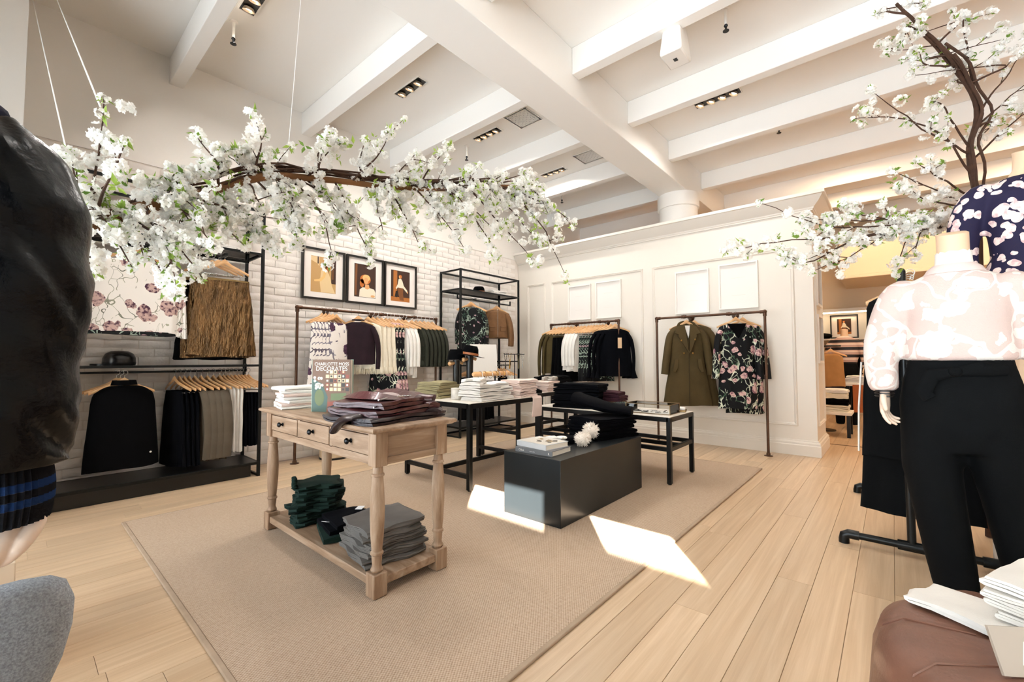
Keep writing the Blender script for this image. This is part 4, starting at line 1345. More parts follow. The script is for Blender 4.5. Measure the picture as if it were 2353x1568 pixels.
# a sleeve of the lowest one hangs over the front edge
sv = sleeve_mb([(0.12, 0.06, 0.028), (0.2, 0.05, 0.03), (0.245, 0.02, 0.012), (0.262, -0.01, -0.03)], (0.055, 0.05), (0.4, 1), crease=0.006, up=(0, 0, 1))
jj = bpy.data.objects['leather_jacket']
svo = obj('sleeve', sv, leadk, jj)
svo.rotation_euler = (0, 0, D(84))
svo.location = (0.0, 0.02, 0)

# standing book
def txt(body, size, loc, rot, mt, parent, name='title', ext=0.0004, align='CENTER'):
    c = bpy.data.curves.new(name, 'FONT')
    c.body = body
    c.size = size
    c.extrude = ext
    c.align_x = align
    c.materials.append(mt)
    tmp = bpy.data.objects.new(name + '_curve', c)
    me = bpy.data.meshes.new_from_object(tmp)
    bpy.data.objects.remove(tmp)
    o = bpy.data.objects.new(name, me)
    COL.objects.link(o)
    o.location = loc
    o.rotation_euler = rot
    o.parent = parent
    return o
ink = mat('white_ink', '#f3efe6', 0.6)
bk = thing('book', 'large standing book titled Charlotte Moss Decorates on the console table', 'book', (1.27, 2.56, CZT), D(-58))
bw, bh, bd = 0.25, 0.315, 0.036
obj('pages', MB().box(-bw / 2 + 0.004, bw / 2 - 0.004, 0.004, bd - 0.004, 0.004, bh - 0.004), mat('paper', '#efe8da', 0.8), bk)
obj('spine', MB().box(-bw / 2 - 0.002, -bw / 2 + 0.003, 0, bd, 0, bh), mat('mint_spine', '#bfe0cf', 0.5), bk)
obj('back_cover', MB().box(-bw / 2, bw / 2, bd - 0.003, bd, 0, bh), mat('mint_spine', '#bfe0cf'), bk)
cv = obj('front_cover', MB().box(-bw / 2, bw / 2, 0, 0.003, 0, bh), mat('cover_brown', '#4a3226', 0.45), bk)
cm = [mat('print_' + n, c, 0.5) for n, c in (('tan', '#6e4c34'), ('rust', '#8a3d26'), ('cream', '#d8c09a'), ('dark', '#2a2118'), ('green', '#5d6a3c'), ('white', '#e9e6da'), ('teal', '#3e5a50'))]
pr = MB()
rn = random.Random(4)
poly(pr, [(-0.125, 0), (0.125, 0), (0.125, 0.315), (-0.125, 0.315)], 0.0003, 0)
poly(pr, [(-0.125, 0.0), (-0.03, 0.0), (-0.02, 0.09), (-0.06, 0.17), (-0.125, 0.2)], 0.0006, 6)
for i in range(6):
    for j in range(5):
        x0, z0 = -0.035 + 0.026 * i, 0.125 + 0.026 * j
        c = rn.choice([0, 1, 2, 1, 2, 3])
        poly(pr, [(x0, z0), (x0 + 0.022, z0), (x0 + 0.022, z0 + 0.021), (x0, z0 + 0.021)], 0.0007, c)
        if rn.random() < 0.7:
            poly(pr, [(x0 + 0.005, z0 + 0.005), (x0 + 0.017, z0 + 0.005), (x0 + 0.017, z0 + 0.016), (x0 + 0.005, z0 + 0.016)], 0.0009, rn.choice([2, 3, 5]))
poly(pr, [(-0.02, 0.0), (0.125, 0.0), (0.125, 0.07), (-0.02, 0.06)], 0.0007, 1)
poly(pr, [(0.0, 0.07), (0.1, 0.07), (0.1, 0.115), (0.0, 0.11)], 0.0008, 4)
for k in range(16):
    poly(pr, blob(-0.085 + rn.uniform(-0.03, 0.03), 0.17 + rn.uniform(-0.03, 0.04), 0.009, 0.009, 8), 0.0009, 5)
poly(pr, blob(-0.075, 0.085, 0.032, 0.05), 0.0010, 4)
obj('cover_picture', pr, cm, cv, (0, 0, 0), smooth=False)
txt('CHARLOTTE MOSS', 0.0265, (0.003, -0.0012, 0.279), (PI / 2, 0, 0), ink, cv, 'title')
txt('DECORATES', 0.037, (0.003, -0.0012, 0.248), (PI / 2, 0, 0), ink, cv, 'title')

# bottom shelf of the console
BS = 0.096
stack('folded_sweater', 'sweater', 'dark green folded sweater', 'on the console bottom shelf', 8, (1.32, 2.80, BS), D(70), 0.3, 0.29, 0.03, M['green'], 2, 11, 0.016, 0.14, None, 9, 0, 1.6)
for k in range(16):
    pass
rf = MB()
for k in range(24):
    a = -0.13 + 0.26 * k / 23
    rf.ell((a, 0.135 + 0.004 * math.sin(k * 2), 0.03 + 0.004 * math.cos(k * 1.7)), 0.008, 0.014, 0.01, 8, 5)
top_s = [o for o in bpy.data.objects if o.name.startswith('folded_sweater')][7]
obj('ruffle', rf, M['green'], top_s)
stack('folded_leggings', 'trousers', 'black folded knit trousers', 'mid console shelf', 3, (1.32, 2.46, BS), D(75), 0.3, 0.26, 0.034, M['navyblack'], 2, 12, 0.02, 0.1, [M['green'], M['navyblack'], M['navyblack']], 12)
tag(obj('price_tag', MB().box(-0.03, 0.03, -0.02, 0.02, 0, 0.002), mat('tag_white', '#e7e7ea', 0.6), None, (1.42, 2.47, BS + 0.104), (0, 0, D(40))), 'white paper tag lying on the black trousers', 'tag')
tag(obj('price_tag', MB().box(-0.022, 0.022, -0.01, 0.01, 0, 0.002), mat('tag_white', '#e7e7ea'), None, (1.19, 2.44, BS + 0.09), (0.3, 0.1, D(100))), 'small white tag hanging at the front of the black trousers', 'tag')
stack('folded_trousers', 'trousers', 'grey twill folded trousers', 'nearest on the console shelf', 7, (1.32, 2.06, BS), D(84), 0.32, 0.33, 0.026, M['grey'], 4, 13, 0.014, 0.04, None, 5, 0, 1.0)

# items on table A (white top)
AT = 0.7355
stack('folded_sweater', 'sweater', 'sage green folded sweater', 'beside the candle jar', 5, (2.74, 3.37, AT), D(12), 0.36, 0.3, 0.03, M['sage'], 2, 21, 0.02, 0.15, None, 5)
t = thing('candle_jar', 'white marbled candle jar beside the white knitwear', 'candle', (2.70, 3.03, AT))
obj('jar', MB().lathe([(0.05, 0), (0.055, 0.004), (0.055, 0.09), (0.05, 0.094), (0.047, 0.09), (0.047, 0.012)], 28), mat('marbled_ceramic', '#e9e2d8', 0.35, 0, 0.25, 18), t)
obj('lid', MB().lathe([(0.056, 0.094), (0.056, 0.104), (0.01, 0.106)], 28), mat('ceramic', '#ece6dc', 0.35), t)
stack('folded_sweater', 'sweater', 'thick white folded sweater', 'by the candle jar', 4, (2.86, 2.82, AT), D(4), 0.46, 0.26, 0.036, M['white'], 2, 22, 0.012, 0.05, None, 4, 0, 0.6)
tag(obj('folded_sweater', folded(0.2, 0.18, 0.055, 2, 23, bunch=1.2), M['white'], None, (2.76, 2.86, AT + 0.142), (0, 0, D(30)), ang=60), 'white bunched sweater lying on top of the white knitwear stack', 'sweater')
stack('folded_sweater', 'sweater', 'pale pink folded sweater', 'beside the white knitwear', 6, (3.30, 2.80, AT), D(4), 0.3, 0.24, 0.028, M['pink'], 2, 24, 0.008, 0.0, None, 3)
# pink piece hanging over the edge
R = []
for k in range(12):
    u = k / 11
    x0, x1 = 3.335 - 0.02 * u, 3.465
    if u < 0.3:
        yv, zv = lerp(2.72, 2.642, u / 0.3), AT + 0.006
    else:
        yv, zv = 2.638 - 0.006 * math.sin(u * 3), lerp(AT + 0.006, AT - 0.19, (u - 0.3) / 0.7)
    R.append([(x0, yv, zv), ((x0 + x1) / 2, yv - 0.005, zv), (x1, yv, zv), (x1, yv + 0.006, zv - 0.002), ((x0 + x1) / 2, yv + 0.003, zv - 0.002), (x0, yv + 0.006, zv - 0.002)])
tag(obj('scarf', MB().rings(R), M['pink'], None), 'pale pink scarf end hanging over the table edge', 'scarf')

# hats on stands
def hat(t, z, brim, band=None, r=0.075, mt=None):
    m = MB().lathe([(brim, z), (brim, z + 0.004), (r * 1.12, z + 0.008), (r * 1.08, z + 0.03), (r * 1.0, z + 0.075), (r * 0.8, z + 0.105), (r * 0.45, z + 0.1), (0.005, z + 0.092)], 32, sx=1.0, sy=1.15)
    o = obj('hat_body', m, mt or M['black'], t)
    if band:
        obj('hat_band', MB().lathe([(r * 1.13, z + 0.012), (r * 1.11, z + 0.034), (r * 1.08, z + 0.034), (r * 1.1, z + 0.012)], 32, sx=1.0, sy=1.15), band, o)
tanlea = mat('tan_leather', '#b0683a', 0.5)
for (x, y, h, lab) in ((3.02, 3.2, 0.40, 'black column hat stand nearest the white card, under the fedora'), (2.93, 3.3, 0.36, 'black column hat stand left of the fedora')):
    t = thing('hat_stand', lab, 'hat stand', (x, y, AT))
    obj('base', MB().lathe([(0.075, 0), (0.075, 0.012), (0.04, 0.018)], 28), M['blackpaint'], t)
    obj('column', MB().cyl((0, 0, 0.012), (0, 0, h), 0.032, 0.036, 20), M['blackpaint'], t)
    obj('peg', MB().tube([(-0.03, 0, h - 0.03), (-0.085, -0.01, h - 0.035)], [0.014, 0.02], 10).ell((-0.09, -0.01, h - 0.035), 0.022, 0.022, 0.022), M['hanger'], t)
    obj('peg', MB().tube([(0.03, 0, h - 0.02), (0.075, -0.01, h - 0.03)], [0.014, 0.018], 10), M['hanger'], t)
t = thing('fedora', 'black wide-brimmed fedora with tan leather band', 'hat', (3.02, 3.2, AT + 0.401), D(-20))
hat(t, 0, 0.145, tanlea)
t.rotation_euler = (D(4), D(8), D(-20))
t = thing('round_hat', 'black felt hat tipped over the left hat stand', 'hat', (2.93, 3.3, AT + 0.362), 0)
hat(t, 0, 0.1)
# white card leaning on a stand
t = thing('display_board', 'plain white board leaning back behind the ring bar', 'board', (3.46, 3.42, AT), D(-28))
m = MB().box(-0.155, 0.155, -0.005, 0.005, 0.13, 0.54)
obj('panel', m, mat('white_card', '#f4efe8', 0.5), t, (0, 0, 0), (D(-7), 0, 0), bev=0.002)
obj('stand', MB().box(-0.06, 0.06, -0.02, 0.1, 0, 0.01).cyl((0, 0.05, 0.008), (0, 0.005, 0.2), 0.008), M['blackmetal'], t)
# wooden bar with rings
t = thing('ring_bar', 'horizontal wooden bar hung with bracelets above the pink knitwear', 'jewellery stand', (3.12, 2.99, AT), D(3))
obj('bar', MB().tube([(-0.27, 0, 0.225), (-0.255, 0, 0.225), (0.255, 0, 0.225), (0.27, 0, 0.225)], [0.016, 0.024, 0.024, 0.016], 16), M['hanger'], t)
obj('stem', MB().cyl((0.05, 0, 0.01), (0.05, 0, 0.205), 0.008), M['blackmetal'], t)
obj('base', MB().lathe([(0.07, 0), (0.07, 0.012), (0.02, 0.016)], 24, (0.05, 0)), M['blackmetal'], t)
for k, xx in enumerate((-0.17, -0.11, -0.02, 0.05, 0.09, 0.16, 0.2)):
    m = MB().tube([(0, 0.034 * math.cos(a), 0.034 * math.sin(a)) for a in [2 * PI * q / 20 for q in range(21)]], 0.003, 6, caps=False)
    b = tag(obj('bracelet', m, [M['chrome'], mat('gold', '#b58a45', 0.25, 1.0)][k % 2], None, (3.12 + xx, 2.99 + xx * 0.052, AT + 0.2165)), '%s bracelet on the wooden bar, %s from the left' % (['silver', 'gold'][k % 2], ordn[k]), 'bracelet', 'bracelets on the wooden bar')
# necklace stand
t = thing('necklace_stand', 'thin black T-shaped necklace stand in front of the corner', 'jewellery stand', (3.80, 3.28, 0.7205), D(-10))
obj('base', MB().box(-0.06, 0.06, -0.04, 0.04, 0, 0.008), M['blackmetal'], t)
obj('pole', MB().cyl((0, 0, 0.006), (0, 0, 0.44), 0.005, None, 10), M['blackmetal'], t)
obj('crossbar', MB().cyl((-0.15, 0, 0.44), (0.15, 0, 0.44), 0.005, None, 10), M['blackmetal'], t)
for k, xx in enumerate((-0.13, -0.07, 0.06, 0.12)):
    m = MB()
    for q in range(40):
        a = q / 39 * 2 - 1
        yy, zz = 0.022 * a, -0.0 - 0.17 * (1 - abs(a) ** 2.2) - 0.0
        m.ell((0.0 + 0.016 * math.sin(a * PI), yy, zz), 0.0055, 0.0055, 0.0055, 6, 4)
    ca, sa = math.cos(D(-10)), math.sin(D(-10))
    tag(obj('necklace', m, [mat('dark_beads', '#3a332a', 0.3), mat('gold', '#b58a45'), mat('olive_beads', '#6b5d35', 0.3), M['chrome']][k], None, (3.80 + xx * ca, 3.28 + xx * sa, 0.7205 + 0.447)), ['dark beaded necklace hanging leftmost on the T stand', 'gold necklace hanging second on the T stand', 'olive beaded necklace hanging third on the T stand', 'silver chain necklace hanging rightmost on the T stand'][k], 'necklace', 'necklaces on the T stand')

# table C items
CT = 0.7205
starm = NT('star_print')
cc = starm.coord('Object')
vv = starm.n('ShaderNodeTexVoronoi')
vv.inputs['Scale'].default_value = 24
starm.l(cc, vv.inputs['Vector'])
starm.l(starm.mix(starm.math('LESS_THAN', starm.math('MULTIPLY_ADD', starm.noise(cc, 160, 1), 0.2, vv.outputs['Distance']), 0.36), '#0d0d10', '#e6ded4'), starm.b.inputs['Base Color'])
def boot(loc, rz, lab):
    t = thing('ankle_boot', lab, 'boot', loc, rz, 'black star print ankle boots')
    R = []
    for u, x, hw_, z0, z1 in ((0, -0.045, 0.03, 0.012, 0.05), (0.2, -0.035, 0.037, 0.012, 0.06), (0.5, 0.04, 0.036, 0.01, 0.058), (0.8, 0.12, 0.038, 0.01, 0.045), (1, 0.165, 0.02, 0.012, 0.03)):
        R.append([(x, hw_ * math.cos(a), lerp(z0, z1, 0.5 + 0.5 * math.sin(a))) for a in [2 * PI * k / 16 for k in range(16)]])
    obj('foot', MB().rings(R), M['black'], t)
    obj('shaft', MB().rings([[(-0.005 + rx * math.cos(a), ry * math.sin(a), z) for a in [2 * PI * k / 18 for k in range(18)]] for rx, ry, z in ((0.042, 0.036, 0.04), (0.044, 0.038, 0.08), (0.05, 0.042, 0.15), (0.046, 0.038, 0.15), (0.03, 0.03, 0.1))]), starm.mat, t)
    obj('sole', MB().rings([[(x * 1.02, y * 1.03, z) for x, y in ((-0.05, -0.02), (-0.02, -0.04), (0.1, -0.04), (0.16, -0.02), (0.17, 0), (0.16, 0.02), (0.1, 0.04), (-0.02, 0.04), (-0.05, 0.02))] for z in (0, 0.014)]), M['blackpaint'], t)
boot((3.83, 3.10, CT), D(-25), 'black star print ankle boot, the nearer of the pair')
boot((3.93, 3.2, CT), D(-25), 'black star print ankle boot, the farther of the pair')
stack('folded_sweater', 'sweater', 'pale pink folded sweater', 'behind the star boots', 5, (4.22, 3.15, CT), D(6), 0.32, 0.24, 0.026, M['pink'], 2, 31, 0.01, 0, None, 4)
tag(obj('scarf', folded(0.2, 0.16, 0.05, 2, 35, bunch=1.5), M['lghtgrey'], None, (4.3, 3.14, CT + 0.128), (0, 0, D(30)), ang=60), 'light grey scarf bunched on top of the far pink knitwear', 'scarf')
stack('folded_sweater', 'sweater', 'black folded sweater', 'on the far table', 5, (4.55, 3.3, CT), D(6), 0.34, 0.36, 0.036, M['black'], 2, 32, 0.015, 0, None, 4)

# table B items
BT = 0.5955
stack('folded_sweater', 'sweater', 'thick black folded sweater', 'on the low table', 6, (3.97, 2.52, BT), D(12), 0.36, 0.5, 0.042, M['navyblack'], 2, 41, 0.014, 0.04, None, 4)
stack('folded_sweater', 'sweater', 'folded sweater', 'behind the black stack', 5, (4.2, 2.3, BT), D(8), 0.26, 0.32, 0.032, None, 2, 42, 0.012, 0, [M['tan'], M['suede'], M['burg'], M['burg'], M['burg']], 4)
q = folded(0.24, 0.24, 0.062, 3, 44, bunch=1.5)
tag(obj('folded_scarf', q, M['darkfloral2'], None, (4.04, 2.08, BT), (0, 0, D(20)), ang=60), 'black and white patterned scarf folded beside the glass box', 'scarf')
# glass jewellery box
t = thing('jewellery_box', 'shallow glass jewellery box with brass edges on the low table', 'box', (4.03, 1.74, BT), D(2))
L_, W_, H_ = 0.21, 0.13, 0.088
ed = MB()
brass = mat('aged_brass', '#8a7250', 0.35, 0.9)
for z in (0.003, H_):
    for s in (-1, 1):
        bar(ed, (s * W_, -L_, z), (s * W_, L_, z), 0.006)
        bar(ed, (-W_, s * L_, z), (W_, s * L_, z), 0.006)
for sx_ in (-1, 1):
    for sy_ in (-1, 1):
        bar(ed, (sx_ * W_, sy_ * L_, 0), (sx_ * W_, sy_ * L_, H_), 0.006)
obj('brass_edges', ed, brass, t)
for s in (-1, 1):
    obj('glass_pane', MB().box(s * W_ - 0.001, s * W_ + 0.001, -L_, L_, 0.004, H_), M['glass'], t)
    obj('glass_pane', MB().box(-W_, W_, s * L_ - 0.001, s * L_ + 0.001, 0.004, H_), M['glass'], t)
obj('glass_lid', MB().box(-W_, W_, -L_, L_, H_ - 0.001, H_ + 0.001), M['glass'], t)
obj('lining', MB().box(-W_ + 0.004, W_ - 0.004, -L_ + 0.004, L_ - 0.004, 0.003, 0.008), mat('white_card', '#f4efe8'), t)
rn = random.Random(8)
JW = [(rn.uniform(-0.08, 0.08), rn.uniform(-0.17, 0.17), 'pin' if k % 2 else 'ring') for k in range(14)]
for k in range(14):
    xx, yy = JW[k][0], JW[k][1]
    if k % 2:
        m = MB().tube(curve([(xx - 0.04, yy, 0.012), (xx, yy + rn.uniform(-0.03, 0.03), 0.012), (xx + 0.04, yy + 0.01, 0.012)], 8), 0.0035, 6)
    else:
        m = MB().tube([(xx + 0.02 * math.cos(a), yy + 0.02 * math.sin(a), 0.013) for a in [2 * PI * q / 16 for q in range(17)]], 0.003, 6, caps=False)
    kind = 'pin' if k % 2 else 'ring'
    o = tag(obj('jewellery_' + kind, m, [M['chrome'], mat('dark_metal', '#3c3a3a', 0.3, 0.8)][k % 3 == 0], None, (4.03, 1.74, BT)), 'small metal hair %s in the glass jewellery box, %s from the near end' % (kind, ordn[sorted([q[1] for q in JW if q[2] == kind]).index(yy)]), kind, 'small %ss inside the glass box' % kind)
t = thing('tray', 'small brass tray with white gloves at the near corner of the low table', 'tray', (4.27, 1.56, BT), D(15))
obj('dish', MB().rings([[(sx_ * 0.075, sy_ * 0.05, z) for sx_, sy_ in ((-1, -1), (1, -1), (1, 1), (-1, 1))] for z in (0.0, 0.018)]), brass, t, bev=0.004)
tag(obj('glove', folded(0.12, 0.08, 0.02, 2, 46), M['white'], None, (4.27, 1.56, BT + 0.0185), (0, 0, D(15))), 'white folded glove lying in the small brass tray', 'glove')

# black ruffled knits between the low table and the block
PT = 0.445
stack('folded_blanket', 'knitwear', 'black chunky folded knit', 'on the black block', 5, (3.34, 1.90, PT), D(-16), 0.5, 0.34, 0.036, M['navyblack'], 2, 51, 0.014, 0.03, None, 3, 0, 0.8)
dr = MB()
R = []
for k in range(10):
    u = k / 9
    c = Vector((lerp(3.3, 3.56, u), lerp(2.12, 1.72, u), PT + 0.185 + 0.11 * (1 - u) ** 1.5))
    R.append([c + Vector((-0.16 * math.cos(a) * (1 - 0.3 * u), -0.13 * math.cos(a) * 0.3, 0.055 * math.sin(a) * (1 - 0.3 * u) + 0.02)) for a in [2 * PI * q / 20 for q in range(20)]])
tag(obj('knit_trousers', MB().rings(R).jitter(0.008, 16), M['navyblack'], None), 'black knit trousers heaped over the folded knits on the black block', 'trousers')
# two books on the block
def flat_book(loc, rz, w, d, h, lab, coverc, printed, spine=None):
    t = thing('book', lab, 'book', loc, rz, 'books lying on the black block')
    obj('pages', MB().box(-w / 2 + 0.003, w / 2 - 0.004, -d / 2 + 0.004, d / 2 - 0.004, 0.003, h - 0.003), mat('paper', '#efe8da'), t)
    obj('front_cover', MB().box(-w / 2, w / 2, -d / 2, d / 2, h - 0.003, h), mat(coverc[0], coverc[1], 0.4), t)
    obj('back_cover', MB().box(-w / 2, w / 2, -d / 2, d / 2, 0, 0.003), mat(coverc[0], coverc[1], 0.4), t)
    s = obj('spine', MB().box(-w / 2 - 0.002, -w / 2 + 0.002, -d / 2, d / 2, 0, h), mat(coverc[0], coverc[1], 0.4), t)
    if spine:
        tx = txt('Chloé', h * 0.52, (-w / 2 - 0.0024, d / 2 - 0.03, h * 0.3), (PI / 2, 0, -PI / 2), ink, s, 'title', 0.0003, 'LEFT')
        tx = txt('attitudes', h * 0.36, (-w / 2 - 0.0024, d / 2 - 0.125, h * 0.32), (PI / 2, 0, -PI / 2), mat('grey_ink', '#c9c9cb', 0.6), s, 'title', 0.0003, 'LEFT')
        tx = txt('R', h * 0.6, (-w / 2 - 0.0024, -d / 2 + 0.035, h * 0.25), (PI / 2, 0, -PI / 2), ink, s, 'publisher_mark', 0.0003, 'LEFT')
    if printed:
        p = MB()
        rn = random.Random(6)
        P_ = [(-w / 2 + 0.01, -d / 2 + 0.01), (w / 2 - 0.01, -d / 2 + 0.01), (w / 2 - 0.01, d / 2 - 0.01), (-w / 2 + 0.01, d / 2 - 0.01)]
        p.add([(x, y, h + 0.0003) for x, y in P_], [(0, 1, 2, 3)], 0)
        for k in range(14):
            cx, cy = rn.uniform(-w * 0.35, w * 0.35), rn.uniform(-d * 0.35, d * 0.35)
            pts = [(cx + rn.uniform(0.01, 0.035) * math.cos(a), cy + rn.uniform(0.01, 0.03) * math.sin(a)) for a in [2 * PI * q / 7 for q in range(7)]]
            p.add([(x, y, h + 0.0004 + k * 0.00005) for x, y in pts], [tuple(range(7))], rn.choice([1, 2, 3]))
        obj('cover_picture', p, [mat('print_pale', '#d9d3c8', 0.4), mat('print_tan2', '#a58c62', 0.4), mat('print_dark2', '#4b4336', 0.4), mat('print_white2', '#f0eee8', 0.4)], t, smooth=False)
    return t
flat_book((2.515, 1.90, PT), D(2), 0.24, 0.315, 0.036, 'grey book with Chloé on the spine, lower of two on the black block', ('grey_cover', '#6f7073'), False, True)
flat_book((2.525, 1.915, PT + 0.0365), D(-6), 0.235, 0.285, 0.036, 'pale picture-covered book lying on top of the grey book', ('pale_cover', '#d3d6da'), True)
# knit hat with fur pompoms, glove
fur = mat('white_fur', '#efe5da', 0.9, 0, 0.05, 20)
def pompom(mb, c, r, rn, n=420):
    for k in range(n):
        v = Vector((rn.gauss(0, 1), rn.gauss(0, 1), rn.gauss(0, 1))).normalized()
        p = Vector(c) + v * r * 0.6
        q = Vector(c) + v * r * rn.uniform(0.92, 1.12) + Vector((rn.uniform(-1, 1), rn.uniform(-1, 1), rn.uniform(-1, 1))) * r * 0.12
        s = v.orthogonal().normalized() * r * 0.1
        s2 = v.cross(s)
        mb.add([p + s, p - s * 0.5 + s2 * 0.8, p - s * 0.5 - s2 * 0.8, q], [(0, 1, 3), (1, 2, 3), (2, 0, 3)])
    mb.ell(c, r * 0.8, r * 0.8, r * 0.8, 14, 8)
rn = random.Random(15)
t = thing('fur_scarf', 'white fur pompom scarf lying on the black block', 'scarf', (2.9, 1.86, PT))
pm = MB()
pompom(pm, (0.17, -0.02, 0.085), 0.068, rn)
pm = obj('pompom', pm, fur, t)
p2 = MB()
pompom(p2, (-0.06, -0.08, 0.055), 0.06, rn)
pompom(p2, (0.0, -0.07, 0.05), 0.05, rn, 200)
pompom(p2, (0.06, -0.04, 0.05), 0.045, rn, 200)
obj('fur', p2, fur, t)
t = thing('glove', 'white and black knitted glove beside the fur scarf', 'glove', (2.84, 1.95, PT), D(150))
gl = MB()
for k in range(4):
    gl.tube([(0.06, -0.03 + 0.02 * k, 0.05), (0.1, -0.033 + 0.022 * k, 0.05), (0.15 - 0.01 * abs(k - 1.5), -0.036 + 0.025 * k, 0.047)], [0.011, 0.011, 0.009], 8)
gl.tube([(0.02, 0.03, 0.05), (0.06, 0.065, 0.05)], [0.012, 0.01], 8)
gl.ell((0.02, 0.0, 0.045), 0.06, 0.042, 0.016)
obj('hand_piece', gl, M['white'], t)
obj('cuff', MB().ell((-0.05, 0, 0.03), 0.07, 0.05, 0.03), M['navyblack'], t)

# caps and folded clothes on the shelving units
def cap(name, lab, loc, rz, mt):
    t = thing(name, lab, 'cap', loc, rz)
    obj('crown', MB().lathe([(0.09, 0.0), (0.095, 0.02), (0.092, 0.06), (0.078, 0.095), (0.05, 0.115), (0.004, 0.12)], 28, sx=1.15, sy=1.0), mt, t)
    R = []
    for k in range(9):
        a = -1.1 + 2.2 * k / 8
        R.append([(0.1 * math.cos(a) * 1.1, 0.09 * math.sin(a), 0.016), (0.185 * math.cos(a), 0.1 * math.sin(a) * 1.05, 0.004 + 0.01 * math.cos(a)), (0.185 * math.cos(a), 0.1 * math.sin(a) * 1.05, 0.0), (0.1 * math.cos(a) * 1.1, 0.09 * math.sin(a), 0.006)])
    obj('brim', MB().rings(R), mt, t)
    return t
t = cap('cap', 'black baker boy cap on the glass shelf of the left unit', (0.58, 4.80, 1.0585), D(195), mat('black_patent', '#08080a', 0.25))
t = thing('felt_hat', 'black felt hat standing on the corner unit shelf', 'hat', (4.72, 4.80, 2.1205), 0)
hat(t, 0, 0.1, tanlea, 0.08)
stack('folded_shirt', 'shirt', 'white folded shirt', 'atop the corner unit', 3, (5.05, 4.78, 2.1205), 0, 0.34, 0.26, 0.024, M['white'], 2, 61)
stack('folded_shirt', 'shirt', 'white folded blouse', 'atop the left unit', 2, (1.2, 4.8, 2.1315), 0, 0.36, 0.26, 0.026, M['white'], 2, 62)
# drum stool by the brick wall
t = thing('drum_stool', 'pale wooden drum stool on the floor by the brick wall', 'stool', (2.42, 4.78, 0))
obj('drum', MB().lathe([(0.15, 0.02), (0.155, 0.03), (0.155, 0.36), (0.15, 0.37)], 40), wood_mat('pale_veneer', '#cdb494', '#dcc6a8', '#e6d4ba', (6, 6, 1), 0.5), t)
obj('base_ring', MB().lathe([(0.158, 0.0), (0.158, 0.02)], 40), M['blackpaint'], t)
# ================================================================ MANNEQUINS AND THINGS AROUND THEM
def remesh(o, vox, it=6, f=0.5):
    r = o.modifiers.new('remesh', 'REMESH')
    r.mode = 'VOXEL'
    r.voxel_size = vox
    r.use_smooth_shade = True
    if it:
        s = o.modifiers.new('smooth', 'SMOOTH')
        s.iterations = it
        s.factor = f
    return o
def body(rows, n=28, px=0.9):
    return MB().rings([[(cx + hw_ * sp(math.cos(2 * PI * k / n), px), cy + hd * sp(math.sin(2 * PI * k / n), px), z) for k in range(n)] for z, hw_, hd, cx, cy in rows])
def hand_mb(side=1, curl=0.35, spread=0.012):
    """hangs along -Z from the wrist at the origin; thumb towards -Y, palm facing -X*side"""
    m = MB()
    R = []
    for z, wy, tx in ((0.02, 0.024, 0.019), (0.0, 0.024, 0.018), (-0.03, 0.034, 0.017), (-0.06, 0.04, 0.016), (-0.085, 0.039, 0.014), (-0.098, 0.034, 0.01)):
        R.append([(tx * math.cos(2 * PI * k / 16), wy * math.sin(2 * PI * k / 16), z) for k in range(16)])
    m.rings(R)
    for k, (yy, L) in enumerate(((-0.029, 0.068), (-0.0095, 0.077), (0.0105, 0.072), (0.029, 0.056))):
        c = curl * (0.7 + 0.25 * k)
        p = Vector((0, yy, -0.088))
        pts = [p + Vector((0, 0, 0.02)), p]
        a = 0.15
        for j, f in enumerate((0.42, 0.32, 0.26)):
            a += c
            p = p + Vector((-side * math.sin(a) * L * f, (yy * 0.12), -math.cos(a) * L * f))
            pts.append(p)
        m.tube(pts, [0.0095, 0.0092, 0.0085, 0.0076, 0.0055], 10)
    m.tube([(0.0, -0.018, -0.012), (-side * 0.006, -0.036, -0.032), (-side * 0.014, -0.046, -0.062), (-side * 0.02, -0.044, -0.086)], [0.014, 0.013, 0.0105, 0.007], 10)
    return m

# ---- right mannequin: jacquard sweater and black trousers
jac = NT('jacquard_knit')
cc = jac.coord('Object')
nv = jac.n('ShaderNodeTexNoise')
nv.inputs['Scale'].default_value = 7
nv.inputs['Detail'].default_value = 2
jac.l(cc, nv.inputs['Vector'])
ad = jac.n('ShaderNodeVectorMath', operation='MULTIPLY_ADD')
jac.l(nv.outputs['Color'], ad.inputs[0])
ad.inputs[1].default_value = (0.2, 0.2, 0.2)
jac.l(cc, ad.inputs[2])
v = jac.n('ShaderNodeTexVoronoi')
v.inputs['Scale'].default_value = 10
jac.l(ad.outputs[0], v.inputs['Vector'])
fine = jac.noise(cc, 60, 2)
mk = jac.math('LESS_THAN', jac.math('MULTIPLY_ADD', fine, 0.2, v.outputs['Distance']), 0.5)
v2 = jac.n('ShaderNodeTexVoronoi', feature='DISTANCE_TO_EDGE')
v2.inputs['Scale'].default_value = 5
jac.l(ad.outputs[0], v2.inputs['Vector'])
mk2 = jac.math('MAXIMUM', mk, jac.math('LESS_THAN', v2.outputs['Distance'], 0.035))
jac.l(jac.mix(mk2, '#d8c2bb', '#e8e0da'), jac.b.inputs['Base Color'])
jac.b.inputs['Roughness'].default_value = 0.85
jac.b.inputs['Specular IOR Level'].default_value = 0.2
jac.bump(jac.math('MULTIPLY_ADD', mk2, 0.6, jac.noise(cc, 190, 2)), 0.5, 0.006)

